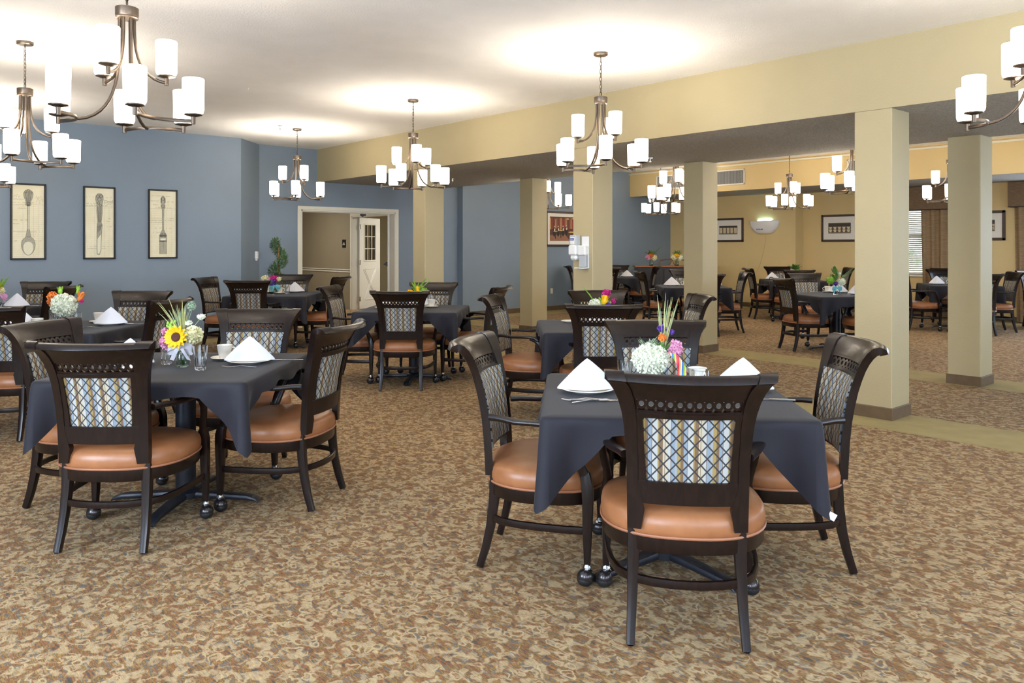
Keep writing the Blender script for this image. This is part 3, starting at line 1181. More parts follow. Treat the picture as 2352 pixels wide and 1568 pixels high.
# hand sanitizer dispenser and its drip tray on the second column
o = thing('sanitizer_dispenser', (0, 3.435, 1.28))
m = MB()
m.rbox(-.10, 0, -.06, .06, .0, .115, .014)
m.rbox(-.085, 0, -.05, .05, -.055, .01, .02)
m.build('pump_body', 'plastic', o)
MB().rbox(-.088, -.004, -.052, .052, .115, .225, .010).build('clear_window', 'grey_plastic', o)
MB().rbox(-.093, -.06, -.035, .035, .118, .205, .008).build('refill_pouch', 'mat', o)
m = MB().box(-.0945, -.092, -.028, .028, .165, .192)
m.build('blue_label', pcol('label_blue', 52, 70, 160), o, smooth=False)
text_mesh('PURELL', .014, 'label_word', 'mat', o, Matrix.Translation((-.0955, 0, .178)) @ Matrix.Rotation(-pi / 2, 4, 'Z') @ Matrix.Rotation(pi / 2, 4, 'X'))
tag(o, 'white hand sanitizer dispenser mounted on the second tan column', 'dispenser')
o = thing('drip_tray', (0, 3.315, 1.13))
MB().rbox(-.008, 0, -.055, .055, .01, .36, .004).build('back_plate', 'plastic', o, smooth=False)
MB().rbox(-.075, 0, -.058, .055, .15, .26, .010).build('holder_box', 'plastic', o)
MB().rbox(-.06, -.008, -.05, .05, .02, .15, .006).build('grey_panel', 'grey_plastic', o)
m = MB()
m.bar([(-.004, 0, .012), (-.08, .01, .006), (-.13, .03, .012)], [(.11, .018), (.11, .018), (.09, .014)], side=(0, 1, 0), power=3)
m.build('tray', 'plastic', o)
tag(o, 'white drip tray on a bracket beside the sanitizer dispenser', 'drip tray')


def sprinkler(x, y, z, label):
    o = thing('sprinkler_head', (x, y, z))
    MB().lathe([(0, -.004), (.035, -.004), (.035, 0), (0, 0)], 16).build('escutcheon', 'steel', o)
    m = MB()
    m.lathe([(.006, -.045), (.009, -.03), (.009, -.004), (0, -.004)], 8)
    m.lathe([(0, -.05), (.018, -.05), (.018, -.047), (0, -.047)], 12)
    m.tube([(-.014, 0, -.01), (-.016, 0, -.03), (-.005, 0, -.047)], .002, 5)
    m.tube([(.014, 0, -.01), (.016, 0, -.03), (.005, 0, -.047)], .002, 5)
    m.build('deflector', 'steel', o)
    tag(o, label, 'sprinkler')


p = V2(-3.05 * 1.0 - .13, 10.75)
sprinkler(p[0], p[1], ZM, 'small sprinkler head beside the chandelier nearest the doorway')
sprinkler(1.3, 7.5, ZS, 'small sprinkler head on the soffit left of the cafe picture')
sprinkler(1.35, 3.5, ZS, 'small sprinkler head on the soffit above the paired gold room chandeliers')


# ------------------------------------------------------------------ windows with valances and curtains
def window_unit(n, y0, y1, z0=.82, z1=2.35):
    w = MB()
    for b in ((XR + .02, XR + .10, y0, y0 + .05, z0, z1), (XR + .02, XR + .10, y1 - .05, y1, z0, z1), (XR + .02, XR + .10, y0, y1, z0, z0 + .05),
              (XR + .02, XR + .10, y0, y1, z1 - .05, z1), (XR + .03, XR + .09, y0, y1, (z0 + z1) / 2 - .03, (z0 + z1) / 2 + .03)):
        w.box(*b)
    root = struct(w.build('window_%d' % n, 'white', smooth=False))
    MB().box(XR + .055, XR + .061, y0 + .04, y1 - .04, z0 + .04, z1 - .04).build('window_pane', 'pane', root, smooth=False)
    MB().rbox(XR - .05, XR + .03, y0 - .03, y1 + .03, z0 - .04, z0, .008).build('window_sill', 'white', root, smooth=False)
    b = thing('window_blind', (XR - .005, (y0 + y1) / 2, z1))
    m = MB()
    k = 0
    z = -.04
    while z > (z0 - z1) + .07:
        m.box(-.018, .018, -(y1 - y0) / 2 + .01, (y1 - y0) / 2 - .01, z - .0012, z + .0012, Matrix.Translation((0, 0, z)) @ Matrix.Rotation(radians(32), 4, 'Y') @ Matrix.Translation((0, 0, -z)))
        z -= .038
    m.build('slats', 'white', b, smooth=False)
    MB().rbox(-.025, .025, -(y1 - y0) / 2, (y1 - y0) / 2, -.04, 0, .004).build('head_rail', 'white', b, smooth=False)
    MB().rbox(-.018, .018, -(y1 - y0) / 2 + .01, (y1 - y0) / 2 - .01, (z0 - z1) + .012, (z0 - z1) + .04, .004).build('bottom_rail', 'white', b, smooth=False)
    m = MB()
    for yy in (-.45, 0, .45):
        m.tube([(-.02, yy, -.04), (-.02, yy, (z0 - z1) + .03)], .0015, 5)
    m.build('ladder_cords', 'white', b)
    return b


b = window_unit(1, 2.95, 4.3)
tag(b, 'white slatted blind seen between the two nearest right columns', 'blind')
b = window_unit(2, .3, 1.6)
tag(b, 'white slatted blind behind the rightmost valance and curtain', 'blind')


def valance(y0, y1, label):
    o = thing('valance', (XR, (y0 + y1) / 2, 2.09))
    w = (y1 - y0) / 2
    MB().rbox(-.16, 0, -w, w, 0, .455, .01).build('valance_board', 'valance', o, smooth=False)
    MB().rbox(-.165, -.002, -w - .004, w + .004, -.006, .01, .004).build('valance_welt', pcol('dark_welt', 60, 50, 46), o, smooth=False)
    tag(o, label, 'valance')


valance(2.72, 4.62, 'taupe box valance above the window with the visible blind')
valance(-.1, 2.07, 'taupe box valance cut by the right edge of view')


def curtain(y0, y1, label, seed):
    r = random.Random(seed)
    o = thing('curtain', (XR - .075, (y0 + y1) / 2, .02))
    n = 60
    w = y1 - y0
    ph = [r.uniform(0, 6) for _ in range(3)]
    m = MB()
    top, bot = [], []
    rows = []
    for j in range(9):
        t = j / 8
        row = []
        for i in range(n + 1):
            u = i / n
            a = 2 * pi * u * w / .17
            d = .034 * sin(a + ph[0]) + .012 * sin(a * .53 + ph[1]) + .006 * sin(2.1 * a + ph[2]) * (1 - t)
            y = -w / 2 * (1 - .12 * (1 - t)) + u * w * (1 - .12 * (1 - t))
            row.append((d * (.85 + .15 * t), y, t * 2.10))
        rows.append(row)
    vs = [p for q in rows for p in q]
    fs = [(j * (n + 1) + i, j * (n + 1) + i + 1, (j + 1) * (n + 1) + i + 1, (j + 1) * (n + 1) + i) for j in range(8) for i in range(n)]
    m.add(vs, fs)
    back = [(x + .004, y, z) for x, y, z in vs]
    m.add(back, [f[::-1] for f in fs])
    m.build('curtain_cloth', 'curtain', o, angle=80)
    MB().tube([(0, -w / 2, 2.12), (0, w / 2, 2.12)], .012, 8).build('curtain_rod', 'black', o)
    tag(o, label, 'curtain')


curtain(2.78, 3.60, 'brown pleated curtain right of the bright blind', 3)
curtain(4.18, 4.58, 'brown pleated curtain hidden behind the nearest column', 5)
curtain(1.30, 2.0, 'brown pleated curtain at the right edge of view', 8)

# planting outside the windows
m = MB()
m.box(15.5, 16, -8, 16, -.5, 1.6)
h = m.build('hedge', 'hedge', smooth=False)
m = MB()
r = random.Random(2)
for k in range(60):
    yy = -8 + k * .4
    m.ell((15.4 + r.uniform(-.3, .3), yy, 1.2 + r.uniform(-.5, .8)), (.45, .5, .6), 8, 6)
m.build('hedge_foliage', 'hedge', h)
tag(h, 'pale green hedge outside beyond the window blinds', 'hedge')
struct(MB().box(10.1, 30, -20, 30, -.3, -.1).build('ground_outside', plain('pale_paving', srgb(215, 215, 210), .9, .05, 3, obj=False), smooth=False))


# ------------------------------------------------------------------ chandeliers
def make_chandelier(zc):
    """origin on the ceiling; zc = drop from ceiling to the top of the hub"""
    r = thing('chandelier')
    zh = -zc
    MB().lathe([(0, -.028), (.055, -.026), (.062, -.02), (.064, 0), (0, 0)], 28).build('canopy', 'bronze', r)
    m = MB()
    m.tube([(0, 0, -.024), (0, 0, -.045)], .006, 8)
    n = max(4, int((zc - .05) / .030))
    step = (zc - .05) / n
    for k in range(n):
        z = -.045 - step * (k + .5)
        L, Wd = step * .72, .009
        pts = []
        for q in range(12):
            a = 2 * pi * q / 12
            x, zz = Wd * cos(a), z + L * sin(a)
            pts.append((x, 0, zz) if k % 2 else (0, x, zz))
        m.tube(pts, .0022, 5, closed=True)
    m.tube([(0.004, 0.004, -.03), (.006, -.004, -zc * .5), (0.004, 0.004, zh)], .002, 5)
    m.build('chain', 'bronze', r)
    MB().lathe([(0, zh - .062), (.054, zh - .062), (.058, zh - .058), (.056, zh - .05), (.058, zh - .045), (.058, zh - .004), (.05, zh), (0, zh)], 28).build('hub', 'bronze', r)
    zl = zh - .615                    # level of the lower bars
    R = .348

    def shade(x, y, z, ang):
        h = MB()
        h.lathe([(0, -.034), (.011, -.034), (.012, .004), (.034, .010), (.046, .014), (.046, .019), (0, .019)], 20)
        h.xf(Matrix.Translation((x, y, z)))
        hh = h.build('shade_holder', 'bronze', r)
        s = MB()
        s.lathe([(0, .0195), (.040, .0195), (.050, .026), (.0545, .04), (.0555, .12), (.0565, .205), (.053, .209), (.052, .205), (.050, .06), (0, .055)], 24)
        s.xf(Matrix.Translation((x, y, z)))
        s.build('lamp_shade', 'shade', r, angle=60)
        l = bpy.data.lights.new('bulb', 'POINT')
        l.energy = BULB_WATTS
        l.color = (1.0, 0.90, 0.77)
        l.shadow_soft_size = .02
        lo = bpy.data.objects.new('bulb', l)
        lo.location = (x, y, z + .184)
        lo.parent = r
        C.objects.link(lo)
    for k in range(3):
        a = 2 * pi * k / 3
        d = Vector((cos(a), sin(a), 0))
        e = Vector((-sin(a), cos(a), 0))
        # lower arm: straight down, then sweeping out to the crossbar
        pts = []
        for q in range(15):
            t = q / 14
            rad = .036 + (R - .115 - .036) * (t ** 3.2)
            z = zh - .06 - (zh - .06 - zl) * (1 - (1 - t) ** 1.55)
            pts.append(d * rad + Vector((0, 0, z)))
        MB().tube(pts, .0085, 8).build('lower_arm', 'bronze', r)
        # bow-shaped crossbar carrying two shades, bowed towards the centre
        pts = []
        for q in range(13):
            u = -1 + 2 * q / 12
            rad = (R - .115) + .085 * u * u
            pts.append(d * rad + e * (u * .170) + Vector((0, 0, zl + .004)))
        MB().bar(pts, (.007, .020), side=(0, 0, 1) if False else (d.x, d.y, 0), power=3, seg=8).build('crossbar', 'bronze', r)
        for u in (-1, 1):
            p = d * (R - .03) + e * (u * .170)
            shade(p.x, p.y, zl + .022, a)
        # upper arm
        a2 = a + pi / 3
        d2 = Vector((cos(a2), sin(a2), 0))
        pts = []
        zu = zh - .385
        for q in range(13):
            t = q / 12
            rad = .036 + ((.195) - .036) * (t ** 2.6)
            z = zh - .06 - (zh - .06 - zu) * (1 - (1 - t) ** 1.7)
            pts.append(d2 * rad + Vector((0, 0, z)))
        MB().tube(pts, .0085, 8).build('upper_arm', 'bronze', r)
        shade(d2.x * .195, d2.y * .195, zu + .02, a2)
    return r


ch_main = make_chandelier(.376)
ch_gold = make_chandelier(.47)
chs = [
    (ch_main, -5.12, 1.84, 90, 'large chandelier at upper left, the nearest hanging one'),
    (ch_main, -5.12, 4.70, 76, 'chandelier at the left edge above the spoon picture'),
    (ch_main, -5.12, 7.60, 85, 'chandelier cut by the left edge, behind the one over the spoon picture'),
    (ch_main, -1.34, 1.87, 2, 'chandelier in the middle hanging before the sanitizer column'),
    (ch_main, -1.34, 4.72, -12, 'chandelier before the slim column right of the doorway'),
    (ch_main, -1.34, 7.62, 14, 'smallest main room chandelier, above the white framed doorway'),
    (ch_main, -1.50, -1.40, 35, 'chandelier cut by the right edge below the tan beam'),
    (ch_gold, 3.20, 1.81, 90, 'gold room chandelier mostly hidden behind the nearest column'),
    (ch_gold, 3.12, 4.44, 90, 'higher of the paired chandeliers before the vent grille'),
    (ch_gold, 3.15, 7.20, 85, 'chandelier partly hidden above the cafe picture'),
    (ch_gold, 6.16, 1.76, 90, 'chandelier hidden by the far right column, before the valance'),
    (ch_gold, 6.46, 4.50, 90, 'chandelier hanging above the insect light in the gold room'),
    (ch_gold, 6.80, 7.60, 97, 'lower of the paired chandeliers before the dark blue wall'),
]
used = set()
for proto, x, y, rot, lab in chs:
    o = proto if id(proto) not in used else dup(proto)
    used.add(id(proto))
    place(o, (x, y, ZM if proto is ch_main else ZT), YAW + radians(rot))
    tag(o, lab, 'chandelier', 'nine light chandeliers')


# ------------------------------------------------------------------ dining chair
PROF = [(-.205, .40), (-.207, .47), (-.210, .56), (-.216, .64), (-.226, .71), (-.238, .77), (-.252, .82), (-.268, .865), (-.286, .90),
        (-.305, .926), (-.326, .945), (-.345, .950), (-.358, .944), (-.361, .932)]
WOUT = [(.40, .205), (.47, .206), (.56, .207), (.64, .209), (.71, .213), (.77, .218), (.82, .226), (.865, .238), (.90, .252), (.926, .267), (.945, .281), (.96, .288)]
STW = [(.40, .047), (.435, .062), (.47, .060), (.52, .043), (.56, .038), (.71, .040), (.82, .048), (.90, .058), (.95, .064), (.97, .064)]


def bow(x, z):
    amp = .050 + .028 * max(0, (z - .45) / .5)
    return -amp * max(0, 1 - (x / .285) ** 2)


def prof_pts(z0, z1):
    """profile samples between heights, as (y, z, normal y, normal z)"""
    out = []
    n = len(PROF)
    for i, (y, z) in enumerate(PROF):
        a = PROF[max(i - 1, 0)]
        b = PROF[min(i + 1, n - 1)]
        ty, tz = b[0] - a[0], b[1] - a[1]
        L = sqrt(ty * ty + tz * tz)
        out.append((y, z, tz / L, -ty / L))
    return out


PN = prof_pts(0, 1)


def prof_at(z):
    for i in range(len(PROF) - 4):
        if PROF[i][1] <= z <= PROF[i + 1][1]:
            t = (z - PROF[i][1]) / (PROF[i + 1][1] - PROF[i][1])
            a, b = PN[i], PN[i + 1]
            return tuple(a[k] + (b[k] - a[k]) * t for k in range(4))
    return PN[0] if z < .4 else PN[-4]


def back_plate(m, samples, xl, xr, th, nu, yoff=0.0, pillow=0.0):
    """curved board following the back; samples = profile tuples, xl/xr = edge functions of height"""
    F, B = [], []
    ns = len(samples)
    for j, (y, z, ny, nz) in enumerate(samples):
        zz = min(z, .95)
        a, b = xl(zz), xr(zz)
        rf, rb = [], []
        for i in range(nu + 1):
            u = i / nu
            x = a + (b - a) * u
            yb = bow(x, zz) + yoff
            pl = pillow * (max(0, 1 - (2 * u - 1) ** 2) ** .5) * (max(0, 1 - (2 * j / (ns - 1) - 1) ** 2) ** .5)
            rf.append((x, y + yb + ny * (th / 2 + pl), z + nz * th / 2))
            rb.append((x, y + yb - ny * (th / 2 + pl), z - nz * th / 2))
        F.append(rf)
        B.append(rb)
    n1 = nu + 1
    vs = [p for r in F for p in r] + [p for r in B for p in r]
    o = n1 * ns
    fs = []
    for j in range(ns - 1):
        for i in range(nu):
            q = (j * n1 + i, j * n1 + i + 1, (j + 1) * n1 + i + 1, (j + 1) * n1 + i)
            fs.append(q[::-1])
            fs.append(tuple(k + o for k in q))
        fs.append((j * n1, (j + 1) * n1, o + (j + 1) * n1, o + j * n1)[::-1])
        fs.append((j * n1 + nu, (j + 1) * n1 + nu, o + (j + 1) * n1 + nu, o + j * n1 + nu))
    for i in range(nu):
        fs.append((i, i + 1, o + i + 1, o + i))
        k = (ns - 1) * n1
        fs.append((k + i, k + i + 1, o + k + i + 1, o + k + i)[::-1])
    m.add(vs, fs)


def span(z0, z1, n=5):
    return [prof_at(z0 + (z1 - z0) * k / n) for k in range(n + 1)]


def seat_outline(n=48):
    pts = []
    for k in range(n):
        a = 2 * pi * k / n
        ca, sa = cos(a), sin(a)
        p = 3.0 if sa > 0 else 2.5
        q = (abs(ca) ** p + abs(sa) ** p) ** (-1 / p)
        wx = .300 if sa > -.2 else .300 - .012 * (-sa - .2)
        x = wx * ca * q
        y = (.262 if sa > 0 else .268) * sa * q
        pts.append((x, y))
    return pts


SO = seat_outline()


def make_chair():
    r = thing('dining_chair')
    # seat cushion, piping, apron
    rings = []
    for s, z in ((.965, .372), (.985, .378), (1.0, .395), (1.0, .415), (.985, .434), (.95, .448), (.86, .458), (.7, .464), (.45, .467), (.2, .468)):
        rings.append([(x * s, y * s, z) for x, y in SO])
    seat = MB().loft(rings).build('seat_cushion', 'leather', r, angle=60)
    MB().tube([(x * .995, y * .995, .376) for x, y in SO], .0055, 6, closed=True).build('piping', 'piping', seat)
    m = MB()
    m.loft([[(x * .975, y * .975, .318) for x, y in SO], [(x * .985, y * .985, .324) for x, y in SO], [(x * .985, y * .985, .370) for x, y in SO], [(x * .93, y * .93, .372) for x, y in SO]])
    m.build('seat_rail', 'wood', r)
    # legs
    for s in (-1, 1):
        m = MB()
        m.bar([(s * .182, -.207, .405), (s * .182, -.208, .36), (s * .184, -.213, .28), (s * .187, -.226, .18), (s * .191, -.246, .09), (s * .195, -.272, .006)],
              [(.046, .042), (.046, .046), (.041, .044), (.037, .040), (.033, .036), (.030, .032)], side=(1, 0, 0), power=5)
        leg = m.build('rear_leg', 'wood', r)
        MB().lathe([(0, 0), (.011, 0), (.012, .006), (0, .006)], 12, c=(s * .195, -.274, 0)).build('glide', 'steel', leg)
        m = MB()
        m.bar([(s * .272, .190, .455), (s * .276, .200, .40), (s * .277, .202, .34), (s * .280, .200, .2), (s * .283, .200, .084)],
              [(.040, .040), (.046, .050), (.044, .048), (.036, .038), (.027, .027)], side=(1, 0, 0), power=5)
        leg = m.build('front_leg', 'wood', r)
        cst = MB()
        cx, cy = s * .283, .200
        cst.ell((cx + s * .006, cy - .006, .037), (.033, .036, .034), 16, 10)
        c = cst.build('caster', 'caster', leg)
        MB().ell((cx + s * .006, cy - .008, .028), (.0335, .0345, .028), 14, 8).build('caster_tread', 'rubber', leg)
        MB().lathe([(.019, .060), (.023, .064), (.016, .070), (.0195, .076), (.013, .090), (0, .090)], 14, c=(cx, cy, 0)).build('caster_socket', 'steel', leg)
        # arm and its sweeping front support
        m = MB()
        m.bar([(s * .212, -.222, .650), (s * .228, -.18, .651), (s * .256, -.10, .645), (s * .284, -.01, .650), (s * .296, .055, .652), (s * .299, .098, .644), (s * .298, .124, .622)],
              [(.034, .028), (.036, .026), (.042, .024), (.048, .024), (.048, .026), (.044, .030), (.036, .034)], side=(1, 0, 0), power=3.2)
        arm = m.build('arm', 'wood', r)
        m = MB()
        m.bar([(s * .297, .06, .642), (s * .299, .105, .624), (s * .298, .135, .590), (s * .292, .152, .54), (s * .279, .172, .485), (s * .275, .192, .44), (s * .275, .199, .40)],
              [(.030, .030), (.034, .034), (.032, .036), (.030, .034), (.032, .038), (.036, .046), (.040, .048)], side=(1, 0, 0), power=3.5)
        m.build('arm_support', 'wood', arm)
    # back posts
    for s in (-1, 1):
        m = MB()
        if s < 0:
            back_plate(m, PN, lambda z: -lerp_table(WOUT, z), lambda z: -lerp_table(WOUT, z) + lerp_table(STW, z), .034, 2)
        else:
            back_plate(m, PN, lambda z: lerp_table(WOUT, z) - lerp_table(STW, z), lambda z: lerp_table(WOUT, z), .034, 2)
        m.build('back_post', 'wood', r, angle=50)
    wi = lambda z: lerp_table(WOUT, z) - lerp_table(STW, z) + .002
    # broad top rail with a rolled edge
    m = MB()
    samples = [prof_at(.876)] + [p for p in PN if p[1] > .88 and p[0] > -.33] + PN[-3:]
    back_plate(m, samples, lambda z: -wi(z), wi, .024, 12)
    m.build('top_rail', 'wood', r, angle=50)
    # pierced band of rings between two slim rails
    m = MB()
    back_plate(m, span(.816, .828, 1), lambda z: -wi(z), wi, .022, 10)
    back_plate(m, span(.868, .880, 1), lambda z: -wi(z), wi, .022, 10)
    back_plate(m, span(.828, .868, 2), lambda z: -wi(z), lambda z: -wi(z) + .010, .018, 1)
    back_plate(m, span(.828, .868, 2), lambda z: wi(z) - .010, wi, .018, 1)
    nr = 11
    for k in range(nr):
        x = (k - (nr - 1) / 2) * .0318
        sg = 16
        vs = []
        y0 = None
        for side_ in (-1, 1):
            for rr in (.0088, .0182):
                for q in range(sg):
                    a = 2 * pi * q / sg
                    xx, zz = x + rr * cos(a), .848 + rr * 1.12 * sin(a)
                    y, z, ny, nz = prof_at(zz)
                    vs.append((xx, y + bow(xx, zz) + side_ * .006, zz))
        fs = []
        for q in range(sg):
            w = (q + 1) % sg
            fs.append((q, w, sg + w, sg + q)[::-1])
            fs.append((2 * sg + q, 2 * sg + w, 3 * sg + w, 3 * sg + q))
            fs.append((q, 2 * sg + q, 2 * sg + w, w)[::-1])
            fs.append((sg + q, sg + w, 3 * sg + w, 3 * sg + q)[::-1])
        m.add(vs, fs)
    m.build('pierced_band', 'wood', r, angle=50)
    # inner frame and upholstered panel
    m = MB()
    pi_ = lambda z: .140 + (z - .56) * .06
    back_plate(m, span(.802, .819, 1), lambda z: -wi(z), wi, .030, 10)
    for s in (-1, 1):
        if s < 0:
            back_plate(m, span(.565, .806, 6), lambda z: -wi(z), lambda z: -pi_(z), .028, 1)
        else:
            back_plate(m, span(.565, .806, 6), pi_, wi, .028, 1)
    m.build('inner_frame', 'wood', r, angle=50)
    m = MB()
    back_plate(m, span(.492, .572, 3), lambda z: -wi(z), wi, .032, 10)
    m.build('lower_rail', 'wood', r, angle=50)
    m = MB()
    back_plate(m, span(.564, .808, 10), lambda z: -pi_(z) - .004, lambda z: pi_(z) + .004, .010, 12, pillow=.005)
    m.build('upholstered_panel', 'fabric', r, angle=70)
    m = MB()
    back_plate(m, span(.505, .816, 12), lambda z: -lerp_table(WOUT, z) + .037, lambda z: lerp_table(WOUT, z) - .037, .010, 14, yoff=.018, pillow=.010)
    m.build('front_pad', 'fabric', r, angle=70)
    # bent stretcher running round three sides
    pts = []
    for x, y in ((-.280, .19), (-.282, .10), (-.275, .0), (-.262, -.09), (-.235, -.17), (-.19, -.222), (-.12, -.252), (-.05, -.266), (.0, -.268),
                 (.05, -.266), (.12, -.252), (.19, -.222), (.235, -.17), (.262, -.09), (.275, .0), (.282, .10), (.280, .19)):
        pts.append((x * .985, y, .218))
    MB().bar(pts, (.032, .018), side=(0, 0, 1), power=5).build('stretcher', 'wood', r)
    return r


chair0 = make_chair()
first = [True]
T = {}

chair_spots = [
    ('T1', .637, 2.953, -7.3, 'nearest chair of all, its back to the camera before the striped-ribbon bouquet'),
    ('T1', .168, 3.510, -101.7, 'chair on the left side of the nearest right table, facing right'),
    ('T1', 1.184, 3.518, 85.3, 'chair on the right side of the nearest right table, facing left'),
    ('T1', .778, 4.070, 175.4, 'chair facing the camera behind the hydrangea bouquet with striped ribbon'),
    ('T2', -1.842, 3.788, -1.0, 'chair with its back to the camera in front of the sunflower table'),
    ('T2', -1.268, 4.322, 78.2, 'chair turned away at the right side of the sunflower table'),
    ('T2', -2.260, 4.277, -99.1, 'chair at the left side of the sunflower table, lit golden fabric'),
    ('T2', -1.685, 4.858, 179.3, 'chair facing the camera behind the sunflower table napkin'),
    ('T3', .666, 6.025, -0.5, 'chair back seen behind the left napkin of the nearest right table'),
    ('T3', .160, 6.572, -104.0, 'chair with two arms showing, left of the second right table'),
    ('T3', 1.284, 6.706, 95.9, 'chair standing against the tan column with vent grille, facing left'),
    ('T3', .849, 7.073, 187.3, 'chair facing the camera behind the yellow tulip bouquet'),
    ('T4', -1.059, 7.729, -0.1, 'chair with its back to the camera at the middle aisle table'),
    ('T4', -1.580, 8.18, -97, 'chair at the left side of the middle aisle table, facing right'),
    ('T4', -.441, 8.251, 74.0, 'chair turned away at the right side of the middle aisle table'),
    ('T4', -.917, 8.700, 178.0, 'chair facing the camera behind the green fern bouquet'),
    ('T5', -3.288, 10.008, 3.5, 'chair with its back to the camera at the magenta flower table'),
    ('T5', -3.792, 10.479, -99.7, 'chair against the blue wall at left of the magenta flower table'),
    ('T5', -2.695, 10.876, 81.2, 'chair right of the magenta flower table, before the corridor opening'),
    ('T5', -3.211, 11.311, 186.1, 'chair facing the camera in front of the spiral topiary'),
    ('T6', -3.670, 5.80, 0, 'chair cut by the left edge, its back to the camera'),
    ('T6', -3.071, 6.325, 82.5, 'dark chair back right of the white mum table, behind the sunflower grasses'),
    ('T6', -3.462, 6.975, 178.3, 'chair facing the camera behind the white mum table'),
    ('T7', -5.103, 8.363, 84.9, 'dark chair back directly behind the white mum bouquet'),
    ('T7', -5.480, 8.950, 187.4, 'chair facing the camera under the spoon picture'),
    ('T8', 3.922, 10.475, -80.7, 'angled chair at the left of the turquoise ribbon table'),
    ('T8', 4.610, 11.941, 185.8, 'chair facing the camera behind the turquoise ribbon table'),
    ('T8', 4.56, 10.10, 84, 'chair half hidden by the nearest column, right of the turquoise ribbon table'),
    ('T9', 5.08, 14.2, 0, 'chair back seen just behind the turquoise ribbon table'),
    ('T9', 4.86, 15.0, -92, 'chair left of the farthest gold room table, facing right'),
    ('T9', 5.50, 15.9, 180, 'chair facing the camera below the insect light'),
    ('T9', 6.28, 15.4, 85, 'chair right of the farthest gold room table under the teacup photo'),
    ('T10', 2.95, 12.2, 0, 'chair mostly hidden behind the vented column, its back to the camera'),
    ('T10', 2.467, 13.10, -86.1, 'chair left of the table split by the vented column'),
    ('T10', 3.428, 12.670, 85.8, 'chair right of the table split by the vented column'),
    ('T10', 3.08, 13.6, 180, 'chair facing the camera just left of the vented column'),
    ('T11', 1.543, 16.70, -100, 'chair peeking out left of the sanitizer column'),
    ('T11', 2.70, 16.45, 70, 'chair in front of the dark sideboard, facing left'),
    ('T11', 1.85, 15.70, 0, 'chair edge emerging right of the sanitizer column, back to camera'),
    ('T11', 2.33, 17.1, 180, 'chair facing the camera right beside the sanitizer column'),
    ('T12', 7.25, 12.3, -5, 'chair mostly hidden behind the far right column, dark back corner showing'),
    ('T12', 6.75, 13.0, -90, 'chair left of the table beside the draped window, facing right'),
    ('T12', 7.813, 12.736, 81.0, 'chair right of the table beside the draped window, facing left'),
    ('T12', 7.79, 13.9, 176, 'chair facing the camera behind the draped window table'),
    ('T12', 8.15, 14.62, 158, 'farther chair against the brown curtain, beside the bright blind'),
    ('T12', 8.97, 13.2, 176, 'chair at the extreme right edge before the curtain'),
]
for (tb, x, y, th, lab) in chair_spots:
    o = chair0 if first[0] else dup(chair0)
    first[0] = False
    p = V2(x, y)
    place(o, (p[0], p[1], 0), YAW + radians(th))
    tag(o, lab, 'chair', 'dining chairs around the tables')
    if lab.startswith('nearest chair'):
        nearest = o
m = MB()
m.add([(-.05, .02, .315), (.11, .02, .315), (.11, .026, .27), (-.05, .026, .285), (-.05, .021, .315), (.11, .021, .315), (.11, .027, .27), (-.05, .027, .285)],
      [(0, 1, 2, 3), (7, 6, 5, 4), (0, 4, 5, 1), (2, 6, 7, 3), (1, 5, 6, 2), (3, 7, 4, 0)])
m.build('care_label', 'mat', nearest, smooth=False)


# ------------------------------------------------------------------ tables and cloths
TH = .735      # height of the cloth surface


def make_table():
    r = thing('dining_table')
    MB().rbox(-.50, .50, -.50, .50, TH - .035, TH - .006, .006).build('tabletop', 'black', r, smooth=False)
    m = MB()
    m.lathe([(.052, .05), (.052, TH - .06), (0, TH - .06)], 24)
    m.lathe([(0, .025), (.075, .03), (.075, .06), (.052, .075)], 24)
    m.rbox(-.22, .22, -.03, .03, TH - .06, TH - .035, .004)
    m.rbox(-.03, .03, -.22, .22, TH - .06, TH - .035, .004)
    m.build('pedestal', 'iron', r)
    for k in range(4):
        a = pi / 4 + k * pi / 2 if False else k * pi / 2
        m = MB()
        d = Vector((cos(a), sin(a), 0))
        sd = (-sin(a), cos(a), 0)
        m.bar([d * .05 + Vector((0, 0, .045)), d * .2 + Vector((0, 0, .038)), d * .34 + Vector((0, 0, .030)), d * .385 + Vector((0, 0, .02)), d * .40 + Vector((0, 0, .008))],
              [(.070, .036), (.062, .030), (.056, .026), (.056, .018), (.050, .008)], side=sd, power=5)
        m.build('base_foot', 'iron', r)
    return r


